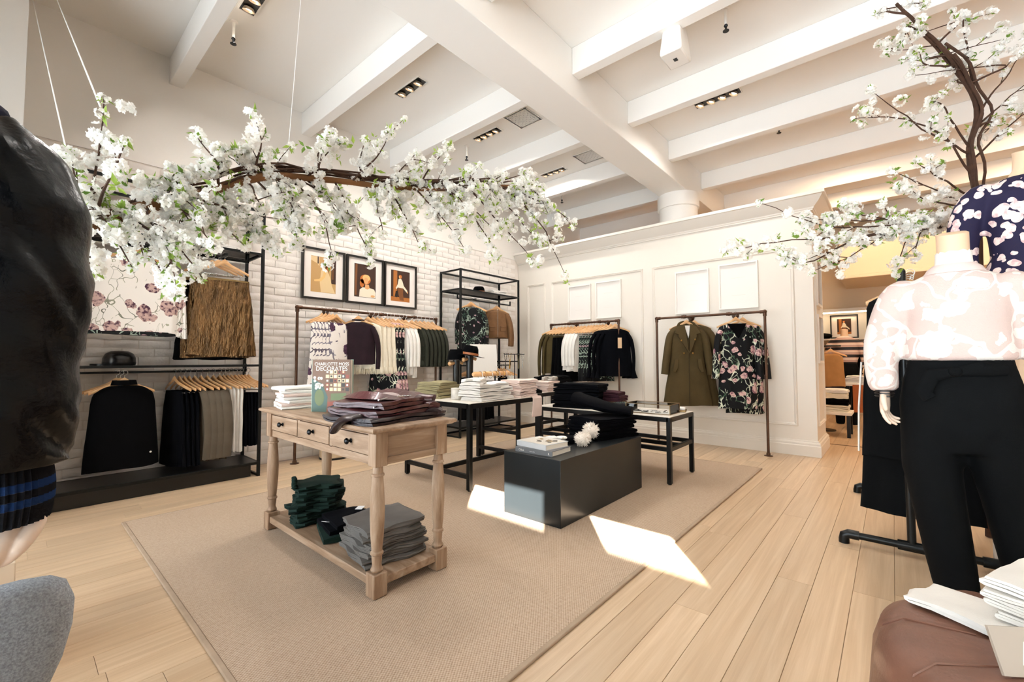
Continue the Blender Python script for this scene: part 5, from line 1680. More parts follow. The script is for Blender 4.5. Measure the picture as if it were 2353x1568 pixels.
m1 = thing('mannequin', 'headless mannequin in a pale floral sweater and black bow-tied trousers', 'mannequin', (2.72, -0.215, 0), D(-90))
sw = body([(1.09, 0.168, 0.115, 0, 0), (1.11, 0.18, 0.125, 0, 0), (1.16, 0.178, 0.125, 0, 0), (1.24, 0.165, 0.118, 0, 0), (1.32, 0.172, 0.125, 0, -0.005), (1.38, 0.18, 0.115, 0, 0), (1.425, 0.175, 0.095, 0, 0.005), (1.455, 0.14, 0.08, 0, 0.01), (1.48, 0.095, 0.07, 0, 0.01), (1.505, 0.068, 0.06, 0, 0.01)])
for s in (-1, 1):
    sw.tube(curve([(s * 0.13, 0.005, 1.415), (s * 0.185, 0.005, 1.38), (s * 0.225, 0.01, 1.28), (s * 0.255, 0.01, 1.16), (s * 0.257, -0.02, 1.04), (s * 0.25, -0.045, 0.97), (s * 0.248, -0.05, 0.95)], 16), [0.055, 0.07, 0.074, 0.074, 0.073, 0.072, 0.07, 0.069, 0.066, 0.064, 0.062, 0.06, 0.057, 0.052, 0.044, 0.036], 18)
o = remesh(obj('sweater', sw, jac.mat, m1), 0.011, 4)
obj('collar', body([(1.475, 0.1, 0.075, 0, 0.005), (1.497, 0.088, 0.07, 0, 0.005), (1.515, 0.07, 0.062, 0, 0.01), (1.505, 0.064, 0.056, 0, 0.01)]), fabric('pink_rib', '#e0cdc7', 0.05), m1)
tn = body([(1.49, 0.066, 0.06, 0, 0.01), (1.53, 0.06, 0.055, 0, 0.01), (1.57, 0.058, 0.053, 0, 0.012), (1.567, 0.054, 0.05, 0, 0.012)], 40)
tn.v = [(x, y, z + (0.004 * math.sin(26 * math.atan2(y, x)) if z > 1.55 else 0)) for x, y, z in tn.v]
obj('turtleneck', tn, M['white'], m1)
nk = MB().rings([[(0.053 * math.cos(a), 0.012 + 0.05 * math.sin(a), z + tl * math.sin(a)) for a in [2 * PI * k / 28 for k in range(28)]] for z, tl in ((1.5, 0), (1.6, 0.0), (1.655, 0.014))] + [[(0.045 * math.cos(a), 0.012 + 0.042 * math.sin(a), 1.66 + 0.013 * math.sin(a)) for a in [2 * PI * k / 28 for k in range(28)]]])
obj('neck', nk, M['skin'], m1)
tr = body([(0.7, 0.17, 0.11, 0, 0.01), (0.8, 0.198, 0.128, 0, 0.005), (0.9, 0.2, 0.13, 0, 0), (1.0, 0.185, 0.12, 0, 0), (1.07, 0.168, 0.112, 0, 0), (1.115, 0.163, 0.108, 0, 0)])
tr.tube([(-0.095, 0, 0.82), (-0.1, 0, 0.62), (-0.08, -0.01, 0.45), (-0.055, -0.015, 0.25), (-0.035, -0.02, 0.1)], [0.105, 0.1, 0.09, 0.082, 0.074], 20)
tr.tube([(0.1, 0.0, 0.82), (0.125, 0.01, 0.62), (0.15, 0.03, 0.45), (0.18, 0.04, 0.25), (0.2, 0.05, 0.1)], [0.105, 0.1, 0.09, 0.084, 0.076], 20)
blk = mat('black_trouser_cloth', '#07090b', 0.8, 0, 0.2, 6, 0.2, 200, 0.002, 0.12)
t_ = remesh(obj('trousers', tr, blk, m1), 0.014, 5)
bw_ = MB()
bw_.tube([(-0.02, -0.125, 1.045), (-0.09, -0.14, 1.03), (-0.12, -0.125, 0.96), (-0.1, -0.13, 0.93)], [0.02, 0.03, 0.03, 0.025], 12, 0, (1, 0.35))
bw_.tube([(-0.02, -0.125, 1.045), (0.06, -0.135, 1.06), (0.13, -0.1, 1.05)], [0.018, 0.03, 0.02], 12, 0, (1, 0.35))
bw_.ell((-0.02, -0.13, 1.045), 0.024, 0.016, 0.022)
obj('bow_belt', bw_, blk, t_)
for s, (bx0, by0) in ((0, (-0.032, -0.02)), (1, (0.203, 0.05))):
    b = MB()
    b.rings([[(bx0 + rx * math.cos(a), by0 + ry0 + ry * math.sin(a), z) for a in [2 * PI * k / 18 for k in range(18)]] for rx, ry, ry0, z in ((0.042, 0.11, -0.06, 0.0), (0.044, 0.115, -0.06, 0.02), (0.042, 0.09, -0.045, 0.05), (0.04, 0.05, 0.0, 0.09), (0.042, 0.046, 0.005, 0.15))])
    obj('boot', b, mat('black_leather', '#0c0c0e', 0.3), m1)
for s in (-1, 1):
    h_ = hand_mb(s, 0.33)
    h_.xf(Matrix.Translation((s * 0.247, -0.052, 0.945)) @ Matrix.Rotation(s * 0.3, 4, 'Z') @ Matrix.Rotation(D(-6), 4, 'X'))
    hd_ = remesh(obj('hand', h_, M['skinpale'], m1), 0.0045, 2)
    br = MB()
    for q in range(3):
        br.tube([(s * 0.248 + 0.034 * math.cos(a), -0.05 + 0.034 * math.sin(a), 0.952 - 0.012 * q) for a in [2 * PI * k / 24 for k in range(25)]], 0.0035, 6, caps=False)
    if s < 0:
        obj('bracelets', br, mat('dark_metal', '#3c3a3a'), m1)

# ---- mannequin behind, on a riser, navy floral dress
tag(obj('display_riser', MB().box(-0.18, 0.18, -0.17, 0.17, 0, 0.55), M['paint'], None, (3.36, -0.55, 0), bev=0.004), 'white square riser under the navy floral mannequin', 'plinth')
m2 = thing('mannequin', 'headless mannequin in a navy dress with pale blossoms, standing higher behind', 'mannequin', (3.36, -0.55, 0.55), D(-84))
dr = body([(0.75, 0.24, 0.19, 0, 0), (0.95, 0.2, 0.15, 0, 0), (1.07, 0.15, 0.11, 0, 0), (1.15, 0.155, 0.115, 0, 0), (1.3, 0.172, 0.125, 0, -0.005), (1.38, 0.18, 0.112, 0, 0), (1.425, 0.175, 0.095, 0, 0.005), (1.455, 0.14, 0.08, 0, 0.01), (1.478, 0.095, 0.068, 0, 0.01)])
for s in (-1, 1):
    dr.tube(curve([(s * 0.13, 0.005, 1.415), (s * 0.19, 0.005, 1.385), (s * 0.235, 0.01, 1.28), (s * 0.25, 0.01, 1.15), (s * 0.25, -0.02, 1.0)], 12), [0.055, 0.068, 0.072, 0.072, 0.071, 0.07, 0.068, 0.066, 0.064, 0.06, 0.056, 0.05], 18)
remesh(obj('dress', dr, M['navyfloral'], m2), 0.012, 4)
obj('neck', MB().rings([[(rx * math.cos(a), 0.012 + ry * math.sin(a), z + tl * math.sin(a)) for a in [2 * PI * k / 28 for k in range(28)]] for rx, ry, z, tl in ((0.11, 0.075, 1.455, 0), (0.075, 0.06, 1.485, 0), (0.056, 0.052, 1.52, 0), (0.053, 0.05, 1.58, 0.0), (0.055, 0.052, 1.61, 0.012), (0.046, 0.044, 1.614, 0.012))]), M['skin'], m2)
for s in (-1, 1):
    obj('leg', MB().tube([(s * 0.08, 0, 0.85), (s * 0.075, 0, 0.48), (s * 0.07, 0.01, 0.3), (s * 0.065, 0.0, 0.02), (s * 0.065, -0.06, 0.0)], [0.075, 0.05, 0.052, 0.033, 0.03], 16), M['skin'], m2)
    obj('hand', hand_mb(s, 0.3).xf(Matrix.Translation((s * 0.25, -0.03, 0.99))), M['skin'], m2)

# ---- left mannequin: varsity jacket
m0 = thing('mannequin', 'mannequin in a navy jacket with a black leather sleeve at the left edge', 'mannequin', (-0.17, 0.98, 0))
lsl = mat('black_leather_sleeve', '#03060a', 0.27, 0, 0.25, 5, 0.3, 110, 0.003, 0.2)
X_, Y_ = 0.17, -0.98
sl = MB().tube(curve([(-0.055 + X_, 0.945 + Y_, 1.405), (-0.03 + X_, 0.935 + Y_, 1.36), (-0.014 + X_, 0.925 + Y_, 1.25), (-0.012 + X_, 0.922 + Y_, 1.13), (-0.02 + X_, 0.93 + Y_, 1.02), (-0.028 + X_, 0.935 + Y_, 0.965), (-0.026 + X_, 0.935 + Y_, 0.945)], 40), [lerp(0.066, 0.088, smooth(k / 10)) if k < 10 else (0.088 if k < 28 else lerp(0.088, 0.08, (k - 28) / 9) if k < 37 else [0.08, 0.07, 0.055][k - 37]) for k in range(40)], 48)
o0 = Vector((3.1, 0.7, 9.2))
V = []
for p in sl.v:
    pv = Vector(p)
    c = Vector((X_ - 0.015, Y_ + 0.93, p[2]))
    n_ = (pv - c)
    n_.z = 0
    n_.normalize()
    w_ = noise.noise(Vector((p[0] * 6, p[1] * 6, p[2] * 17)) + o0) * 0.012 - abs(noise.noise(Vector((p[0] * 9, p[1] * 9, p[2] * 24 + p[0] * 40)) + o0)) * 0.016 + 0.004
    V.append(tuple(pv + n_ * w_))
sl.v = V
sv_ = obj('sleeve', sl, lsl, m0, sub=1)
cf = MB()
n = 96
bands = [(0.955, 0), (0.945, 0), (0.936, 1), (0.925, 1), (0.9249, 0), (0.914, 0), (0.9139, 1), (0.903, 1), (0.9029, 0), (0.878, 0)]
blue = fabric('blue_rib', '#12305e', 0.1)
for i in range(len(bands) - 1):
    (za, ma), (zb, mb_) = bands[i], bands[i + 1]
    if za - zb < 0.001:
        continue
    rr = lambda z: 0.0605 + 0.004 * math.sin((z - 0.878) / 0.077 * PI)
    cf.rings([[(X_ - 0.018 + (rr(z) + 0.0018 * math.cos(k * PI)) * math.cos(2 * PI * k / n), Y_ + 0.933 + (rr(z) + 0.0018 * math.cos(k * PI)) * math.sin(2 * PI * k / n), z) for k in range(n)] for z in (za, zb)], i == 0, i == len(bands) - 2, ma)
obj('ribbed_cuff', cf, [fabric('black_rib', '#0a0c14', 0.1), blue], m0)
h0 = MB()                                    # loosely closed hand: knuckles below the cuff, fingers bent down and back
h0.ell((X_ - 0.008, Y_ + 0.935, 0.875), 0.048, 0.026, 0.05, 20, 12)
for i in range(4):
    x_, z_, y_ = X_ + 0.03 - 0.0225 * i, 0.872 - 0.002 * i, Y_ + 0.912
    h0.tube(curve([(x_ - 0.006, y_ + 0.02, z_ + 0.02), (x_, y_, z_ + 0.004), (x_ - 0.014, y_ - 0.012, z_ - 0.022 - 0.005 * i), (x_ - 0.03, y_ + 0.002, z_ - 0.042 - 0.009 * i), (x_ - 0.034, y_ + 0.022, z_ - 0.044 - 0.009 * i)], 12), [lerp(0.0112, 0.0085, k / 11) for k in range(12)], 12)
h0.tube([(X_ - 0.04, Y_ + 0.93, 0.87), (X_ - 0.06, Y_ + 0.905, 0.84), (X_ - 0.068, Y_ + 0.9, 0.81)], [0.015, 0.013, 0.009], 12)
remesh(obj('hand', h0, M['skinpale'], m0), 0.0024, 1)
tb = body([(0.9, 0.2, 0.14, -0.07, 0.0), (0.95, 0.22, 0.15, -0.07, 0.0), (1.2, 0.2, 0.14, -0.07, 0.0), (1.36, 0.2, 0.13, -0.07, 0.0), (1.43, 0.17, 0.1, -0.07, 0.0), (1.465, 0.1, 0.08, -0.08, 0.0), (1.5, 0.07, 0.07, -0.08, 0.0)])
tb.tube(curve([(0.04, -0.02, 1.425), (0.09, -0.03, 1.42), (0.125, -0.04, 1.395)], 6), [0.06, 0.062, 0.063, 0.065, 0.066, 0.066], 16)
remesh(obj('jacket_body', tb, fabric('navy_wool', '#14142a', 0.15, 0.4, 220), m0), 0.012, 4)
obj('neck', MB().lathe([(0.055, 1.47), (0.052, 1.58), (0.045, 1.585)], 24, (-0.08, 0)), M['skinpale'], m0)
tr0 = body([(0.78, 0.17, 0.11, -0.07, 0.0), (0.88, 0.18, 0.12, -0.07, 0.0), (0.98, 0.16, 0.11, -0.07, 0.0)])
for s in (-1, 1):
    tr0.tube([(-0.07 + s * 0.085, 0, 0.85), (-0.07 + s * 0.09, 0, 0.5), (-0.07 + s * 0.09, 0, 0.06)], [0.09, 0.07, 0.055], 16)
remesh(obj('trousers', tr0, blk, m0), 0.016, 4)
for s in (-1, 1):
    obj('boot', MB().rings([[(-0.07 + s * 0.09 + rx * math.cos(a), -0.04 + ry * math.sin(a) + yo, z) for a in [2 * PI * k / 16 for k in range(16)]] for rx, ry, yo, z in ((0.045, 0.12, -0.02, 0), (0.045, 0.12, -0.02, 0.025), (0.042, 0.07, 0.02, 0.06), (0.045, 0.05, 0.04, 0.12))]), mat('black_leather', '#0c0c0e'), m0)

# grey felt tub stool and pale block
felt = mat('grey_felt', '#a0a6ae', 0.95, 0, 0.4, 260, 0.5, 300, 0.003, 0.1)
t = thing('upholstered_chair', 'grey felt chair back at the bottom left corner', 'chair', (-0.17, 1.28, 0))
out = [(-0.28, 0.64), (-0.26, 0.662), (0.2, 0.668), (0.235, 0.662), (0.258, 0.645), (0.27, 0.61), (0.268, 0.56), (0.255, 0.5), (0.232, 0.44), (0.195, 0.37), (0.16, 0.32), (-0.2, 0.32), (-0.25, 0.4), (-0.28, 0.5)]
bk_ = MB()
cx_, cz_ = 0.0, 0.5
bk_.rings([[(cx_ + (x - cx_) * k, yv + 0.25 * x * x, cz_ + (z - cz_) * k) for x, z in out] for k, yv in ((0.9, -0.035), (0.97, -0.028), (1.0, -0.01), (1.0, 0.015), (0.97, 0.033), (0.9, 0.04))])
obj('backrest', bk_, felt, t, ang=60)
obj('seat', MB().box(-0.2, 0.16, 0.03, 0.46, 0.3, 0.42), felt, t, bev=0.03)
for x in (-0.17, 0.13):
    for y in (0.06, 0.42):
        obj('leg', MB().cyl((x, y, 0.31), (x, y, 0.0), 0.016, 0.011), M['hanger'], t)
tag(obj('display_block', MB().box(-0.34, 0.03, -0.17, 0.17, 0, 0.41), mat('pale_block', '#e2cdb4', 0.6), None, (0, 2.45, 0), bev=0.004), 'pale square display block behind the leather sleeved hand', 'plinth')

# brown leather ottoman with white linen
t = thing('ottoman', 'round brown leather ottoman at the bottom right corner', 'ottoman', (1.47, -0.345, 0))
lt = mat('brown_leather', '#7b5545', 0.42, 0, 0.22, 6, 0.35, 60, 0.004, 0.4)
R = []
nn_ = 96
for r_, z in ((0.2, 0.03), (0.355, 0.035), (0.40, 0.08), (0.415, 0.16), (0.418, 0.28), (0.41, 0.37), (0.392, 0.43), (0.35, 0.462), (0.22, 0.472), (0.08, 0.47), (0.01, 0.468)):
    ring = []
    for k in range(nn_):
        a = 2 * PI * k / nn_
        sc = 1 - 0.028 * (abs(math.cos(a * 6)) ** 12) * (1 if z < 0.42 else 0.5)
        ring.append((r_ * sc * math.cos(a), r_ * sc * math.sin(a), z - (0.006 * abs(math.cos(a * 6)) ** 12 if r_ > 0.15 and z > 0.42 else 0)))
    R.append(ring)
obj('cushion', MB().rings(R), lt, t, ang=60)
sm = MB()
for k in range(12):
    a = PI * k / 6
    sm.tube([(r_ * math.cos(a), r_ * math.sin(a), z) for r_, z in ((0.403, 0.16), (0.406, 0.28), (0.399, 0.37), (0.382, 0.43), (0.342, 0.459), (0.22, 0.467))], 0.003, 5)
obj('seams', sm, lt, t)
obj('base', MB().lathe([(0.3, 0.0), (0.3, 0.03)], 40), M['blackpaint'], t)
stack('folded_cloth', 'linen', 'white linen cloth folded thick', 'on the brown ottoman', 5, (1.60, -0.36, 0.473), D(66), 0.34, 0.3, 0.024, M['white'], 3, 71, 0.008, 0.0, None, 3)
q = folded(0.26, 0.14, 0.02, 2, 73, bunch=0.6)
tag(obj('folded_cloth', q, M['white'], None, (1.55, -0.15, 0.472), (0, 0, D(60)), ang=60), 'single white linen cloth spread at the ottoman edge', 'linen')
t = thing('sign_card', 'grey card with slanted white strokes in front of the white linen', 'sign', (1.36, -0.22, 0.473), D(-55))
obj('card', MB().box(-0.09, 0.09, -0.003, 0.003, 0, 0.085), mat('taupe_card', '#b3a698', 0.6), t, (0, 0, 0), (D(-22), 0, 0))
st_ = MB()
for k in range(3):
    st_.add([(-0.05 + 0.022 * k, -0.0036, 0.02), (-0.046 + 0.022 * k, -0.0036, 0.02), (-0.03 + 0.022 * k, -0.0036, 0.06), (-0.034 + 0.022 * k, -0.0036, 0.06)], [(0, 1, 2, 3)])
obj('strokes', st_, ink, t, (0, 0, 0), (D(-22), 0, 0), smooth=False)

# black pipe rack with dark coats
t = thing('garment_rack', 'black pipe garment rack behind the right mannequin', 'garment rack', (3.32, -0.05, 0))
bp = mat('black_pipe', '#14181a', 0.28, 0.4)
for x0 in (0.0, 1.3):
    q = obj('base_pipe', MB().cyl((x0, -0.32, 0.055), (x0, 0.28, 0.055), 0.02, None, 14).cyl((x0, -0.06, 0.055), (x0, 0.06, 0.055), 0.028, None, 14), bp, t)
    for s, yy in ((1, 0.28), (-1, -0.32)):
        obj('elbow', MB().tube([(x0, yy - s * 0.05, 0.055), (x0, yy, 0.055), (x0, yy + s * 0.018, 0.045), (x0, yy + s * 0.022, 0.02), (x0, yy + s * 0.022, 0.0)], 0.027, 14), bp, q)
    obj('post', MB().cyl((x0, 0, 0.05), (x0, 0, 1.6), 0.02, None, 14), bp, t)
obj('rail', MB().cyl((0, 0, 1.6), (1.3, 0, 1.6), 0.018, None, 14), bp, t)
for k in range(5):
    x = 3.41 + 0.1 * k
    if k == 0:
        rows = [(-0.118, 0.07, 0.03), (-0.135, 0.15, 0.035), (-0.165, 0.2, 0.04), (-0.5, 0.22, 0.045), (-0.75, 0.235, 0.045), (-1.08, 0.25, 0.045)]
        lab = 'black hip-length jacket with pale piping, front of the black pipe rack'
    else:
        rows = [(-0.118, 0.07, 0.03), (-0.135, 0.15, 0.035), (-0.165, 0.19, 0.04), (-0.5, 0.2, 0.045), (-0.9, 0.23, 0.045), (-1.44 + 0.02 * k, 0.27, 0.045)]
        lab = 'long black coat, %s behind the front jacket on the black pipe rack' % ordn[k - 1]
    o = hung('coat' if k else 'jacket', garm(rows, rip=0.008, nrip=5, seed=210 + k), blk, (x, -0.09, 1.6), D(-90), lab, 'coat', 'black coats on the black pipe rack')
    if k == 0:
        obj('piping', MB().tube([(-0.235, -0.0, -0.52), (-0.255, 0.0, -0.8), (-0.262, 0.0, -1.06)], 0.005, 6), M['white'], o)
    hanger((x, -0.09, 1.6), D(-90), 'in the coats on the black pipe rack')
# ================================================================ BLOSSOM BRANCHES
def flower(mb, c, nrm, r, rn):
    n_ = Vector(nrm).normalized()
    u = n_.orthogonal().normalized()
    v = n_.cross(u)
    for lay, (k, rad, lift) in enumerate(((5, 1.0, 0.25), (5, 0.72, 0.65))):
        a0 = rn.uniform(0, 6.28)
        for i in range(k):
            a = a0 + 2 * PI * i / k + rn.uniform(-0.15, 0.15)
            d = u * math.cos(a) + v * math.sin(a)
            s = n_.cross(d)
            R_ = r * rad * rn.uniform(0.85, 1.1)
            p0 = c + d * R_ * 0.12
            p1 = c + d * R_ * 0.62 + s * R_ * 0.42 + n_ * R_ * lift * 0.5
            p2 = c + d * R_ * 1.0 + n_ * R_ * lift
            p3 = c + d * R_ * 0.62 - s * R_ * 0.42 + n_ * R_ * lift * 0.5
            mb.add([p0, p1, p2, p3], [(0, 1, 2, 3)])
CL, LF, BUD = [], [], []
for q in range(7):
    rn = random.Random(500 + q)
    m = MB()
    nf = 9 + q
    for k in range(nf):
        d = Vector((rn.gauss(0, 1), rn.gauss(0, 1), rn.gauss(0, 1))).normalized()
        c = Vector((d.x * 0.032, d.y * 0.032, d.z * 0.026)) * rn.uniform(0.5, 1.0)
        flower(m, c, d, 0.0165, rn)
    me = m.mesh('blossom_cluster', False)
    me.materials.append(M['petal'])
    CL.append((me, m))
    m = MB()
    for k in range(4 + q % 3):
        d = Vector((rn.gauss(0, 1), rn.gauss(0, 1), rn.gauss(0, 0.8) + 0.3)).normalized()
        s = d.orthogonal().normalized()
        L = rn.uniform(0.028, 0.05)
        n_ = d.cross(s)
        m.add([d * 0.004, d * L * 0.45 + s * L * 0.2 + n_ * 0.003, d * L, d * L * 0.45 - s * L * 0.2 + n_ * 0.003], [(0, 1, 2), (0, 2, 3)])
    me = m.mesh('leaf_sprig', False)
    me.materials.append(M['leaf'])
    LF.append((me, m))

def blossom_tree(root, twigs, dens, maxc, maxl, seed, rmax=0.006, side=9):
    """twigs: list of world polylines; every twig is a part, with clusters of blossom along it"""
    rn = random.Random(seed)
    spots, leaves = [], []
    for tw in twigs:
        P = curve(tw, 4 + 3 * len(tw))
        P = [p + nvec(p * 9) * 0.012 * (1 if 0 < i else 0) for i, p in enumerate(P)]
        n = len(P)
        m = MB().tube(P, [lerp(rmax, 0.0016, k / (n - 1)) for k in range(n)], 5)
        length = sum((P[i + 1] - P[i]).length for i in range(n - 1))
        for k in range(max(2, int(length * side))):           # side twigs
            i = rn.randrange(n // 4, n - 1)
            d = (P[i + 1] - P[i]).normalized()
            sd = (d + Vector((rn.gauss(0, 0.7), rn.gauss(0, 0.7), rn.gauss(0, 0.7)))).normalized()
            L = rn.uniform(0.05, 0.15)
            q = [P[i], P[i] + sd * L * 0.5 + Vector((0, 0, 0.006)), P[i] + sd * L]
            m.tube(q, [0.0026, 0.002, 0.0012], 4)
            spots.append(q[2]); spots.append(q[1])
            leaves.append(q[2])
        obj('twig', m, M['bark'], root)
        for k in range(int(length * dens)):
            u = rn.uniform(0.15, 1.0) * (n - 1)
            i = min(int(u), n - 2)
            p = P[i].lerp(P[i + 1], u - i) + Vector((rn.gauss(0, 0.02), rn.gauss(0, 0.02), rn.gauss(0, 0.018)))
            spots.append(p)
            if rn.random() < 0.42:
                leaves.append(p + Vector((rn.gauss(0, 0.025), rn.gauss(0, 0.025), rn.gauss(0, 0.02))))
        leaves.append(P[-1])
        spots.append(P[-1])
    rn.shuffle(spots)
    cam_p = Vector((0, 0, 1.1))
    spots = sorted(spots, key=lambda p: (p - cam_p).length)
    keep = set(range(len(spots)))
    big = MB()
    for k, p in enumerate(spots):
        me, src = CL[rn.randrange(7)]
        sc = rn.uniform(0.55, 1.15)
        rot = (rn.uniform(0, 6.28), rn.uniform(0, 6.28), rn.uniform(0, 6.28))
        if k < maxc:
            o = obj('blossom_cluster', me, None, root, p, rot)
            o.scale = (sc, sc, sc)
        else:
            Mx = Matrix.Translation(p) @ Vector((0, 0, 0)).to_track_quat().to_matrix().to_4x4() if False else Matrix.Translation(p)
            from mathutils import Euler
            Mx = Mx @ Euler(rot).to_matrix().to_4x4() @ Matrix.Scale(sc, 4)
            big.add([Mx @ Vector(v) for v in src.v], src.f)
    if big.v:
        b = obj('blossom_cluster', big, M['petal'], root, smooth=False)
        b['kind'] = 'stuff'
    leaves = sorted(leaves, key=lambda p: (p - cam_p).length)
    bigl = MB()
    for k, p in enumerate(leaves):
        me, src = LF[rn.randrange(7)]
        rot = (rn.uniform(0, 6.28), rn.uniform(0, 6.28), rn.uniform(0, 6.28))
        sc = rn.uniform(0.6, 1.15)
        if k < maxl:
            o = obj('leaf_sprig', me, None, root, p, rot)
            o.scale = (sc, sc, sc)
        else:
            from mathutils import Euler
            Mx = Matrix.Translation(p) @ Euler(rot).to_matrix().to_4x4() @ Matrix.Scale(sc, 4)
            bigl.add([Mx @ Vector(v) for v in src.v], src.f)
    if bigl.v:
        b = obj('leaf_sprig', bigl, M['leaf'], root, smooth=False)
        b['kind'] = 'stuff'
    return len(spots), len(leaves)

TRUNK_L = [(0.135, 2.023, 1.553), (0.299, 2.055, 1.672), (0.487, 2.062, 1.777), (0.707, 2.105, 1.922), (0.949, 2.127, 1.996), (1.313, 2.087, 2.051), (1.613, 1.969, 2.097), (1.867, 1.901, 2.169), (2.148, 1.803, 2.242)]
TWIGS_L = [(0.02, (0.164, 1.919, 1.955)), (0.03, (0.227, 1.9, 1.821)), (0.0, (0.105, 1.967, 1.775)), (0.0, (0.163, 1.926, 1.391)), (0.05, (0.257, 1.967, 1.427)), (0.1, (0.37, 1.918, 1.375)), (0.12, (0.455, 1.895, 1.4)), (0.2, (0.579, 1.894, 1.554)), (0.25, (0.729, 1.951, 1.566)), (0.3, (0.648, 1.964, 1.608)), (0.3, (0.457, 2.082, 2.001)), (0.38, (0.578, 2.022, 1.958)), (0.4, (0.71, 2.02, 2.005)), (0.42, (0.864, 2.016, 1.694)), (0.45, (1.001, 2.018, 1.597)), (0.48, (0.853, 2.033, 1.634)), (0.5, (1.028, 2.025, 2.188)), (0.53, (0.956, 2.034, 2.132)), (0.55, (1.197, 2.018, 1.644)), (0.6, (1.266, 2.008, 1.759)), (0.58, (1.272, 1.966, 2.298)), (0.6, (1.157, 2.026, 2.216)), (0.65, (1.465, 1.935, 1.703)), (0.66, (1.433, 1.937, 2.242)), (0.7, (1.607, 1.885, 2.327)), (0.7, (1.691, 1.828, 1.728)), (0.72, (1.556, 1.898, 1.85)), (0.78, (1.888, 1.755, 1.701)), (0.8, (1.761, 1.867, 2.233)), (0.82, (1.929, 1.775, 1.858)), (0.86, (2.2, 1.702, 1.705)), (0.9, (2.183, 1.757, 2.327)), (0.92, (2.205, 1.688, 1.844)), (0.95, (2.4, 1.627, 1.668)), (0.97, (2.474, 1.596, 2.031)), (1.0, (2.206, 1.74, 2.199)), (1.0, (2.316, 1.698, 2.074)), (0.9, (2.008, 1.81, 2.271)), (0.15, (0.318, 2.029, 1.752)), (0.2, (0.381, 2.029, 1.805)), (0.08, (0.217, 1.931, 1.517)), (0.3, (0.547, 1.999, 1.672)), (0.35, (0.675, 2.001, 1.742)), (0.22, (0.474, 1.936, 1.607)), (0.15, (0.345, 1.937, 1.515)), (0.1, (0.286, 1.932, 1.456)), (0.5, (1.093, 2.05, 1.818)), (0.62, (1.32, 2.012, 1.914)), (0.75, (1.684, 1.895, 1.982))]
TRUNK_R = [(3.977, -0.425, 1.936), (3.962, -0.421, 2.155), (3.931, -0.404, 2.43), (3.96, -0.453, 2.663), (3.833, -0.367, 2.89), (3.647, -0.227, 3.078), (3.426, -0.076, 3.236)]
TWIGS_R = [(0.25, [(3.746, -0.244, 2.524), (3.456, -0.02, 2.567), (3.257, 0.133, 2.535)]), (0.33, [(3.665, -0.181, 2.527), (3.317, 0.054, 2.701)]), (0.35, [(3.75, -0.286, 2.648), (3.668, -0.225, 2.677)]), (0.5, [(3.975, -0.555, 2.809), (4.063, -0.668, 2.998)]), (0.45, [(3.979, -0.551, 2.675), (4.107, -0.708, 2.836)]), (0.55, [(3.814, -0.393, 3.16), (3.831, -0.414, 3.187)]), (0.3, [(4.019, -0.588, 2.54), (4.121, -0.714, 2.674)]), (0.1, [(3.678, -0.246, 2.117), (3.417, -0.03, 2.215)]), (0.08, [(3.576, -0.201, 2.046), (3.371, -0.046, 2.105)]), (0.15, [(3.658, -0.229, 2.223), (3.518, -0.149, 2.267)]), (0.7, [(3.602, -0.209, 2.884), (3.498, -0.168, 2.929)]), (0.8, [(3.525, -0.136, 3.122), (3.436, -0.102, 2.994)]), (0, [(3.597, -0.217, 1.93), (3.117, 0.035, 1.83), (2.805, 0.241, 1.801), (2.456, 0.484, 1.891)]), (0, [(3.598, -0.216, 1.904), (3.071, 0.091, 1.783), (2.541, 0.399, 1.694), (2.294, 0.609, 1.631)]), (0, [(3.494, -0.175, 1.926), (3.148, 0.071, 1.895), (2.978, 0.185, 1.963)]), (0, [(3.41, -0.152, 1.885), (3.088, 0.074, 1.735), (2.896, 0.226, 1.605)]), (0, [(3.395, -0.132, 1.836), (3.185, -0.031, 1.639)]), (0, [(3.496, -0.173, 1.876), (3.315, -0.106, 1.674)]), (0, [(3.086, 0.073, 1.783), (2.706, 0.292, 1.606), (2.558, 0.384, 1.617)]), (0, [(3.376, -0.115, 1.91), (3.053, 0.107, 1.855), (2.669, 0.32, 1.83)])]

bl = thing('blossom_branch', 'long white blossom branch hung across the shop on strings', 'branch')
P = curve(TRUNK_L, 40)
rn = random.Random(91)
P2 = [p + nvec(p * 4) * 0.02 for p in P]
obj('trunk', MB().tube(P2, [lerp(0.03, 0.006, (k / 39) ** 0.8) * (1 + 0.15 * noise.noise(p * 15)) for k, p in enumerate(P2)], 12), M['log'], bl)
for q in range(12):       # thin rods bound to the trunk
    a, b = rn.randrange(0, 22), rn.randrange(24, 40)
    off = Vector((rn.gauss(0, 0.02), rn.gauss(0, 0.02), 0.02 + rn.random() * 0.03))
    obj('bound_rod', MB().tube([P2[k] + off + nvec(P2[k] * 5 + off * 40) * 0.03 for k in range(a, b, 2)], 0.005, 6), M['bark'], bl)
tw = []
for a, tip in TWIGS_L:
    s = P2[min(39, int(a * 39))]
    tip = Vector(tip)
    mid = s.lerp(tip, 0.5) + Vector((rn.gauss(0, 0.02), rn.gauss(0, 0.03), 0.03 if tip.z < s.z else 0.0))
    tw.append([s, mid, tip])
for k in range(34):      # short twigs all along
    i = rn.randrange(1, 39)
    s = P2[i]
    tip = s + Vector((rn.uniform(-0.05, 0.22), rn.gauss(0, 0.12), rn.uniform(-0.22, 0.14)))
    tw.append([s, s.lerp(tip, 0.5) + Vector((0, 0, 0.02)), tip])
blossom_tree(bl, tw, 22, 295, 220, 5)
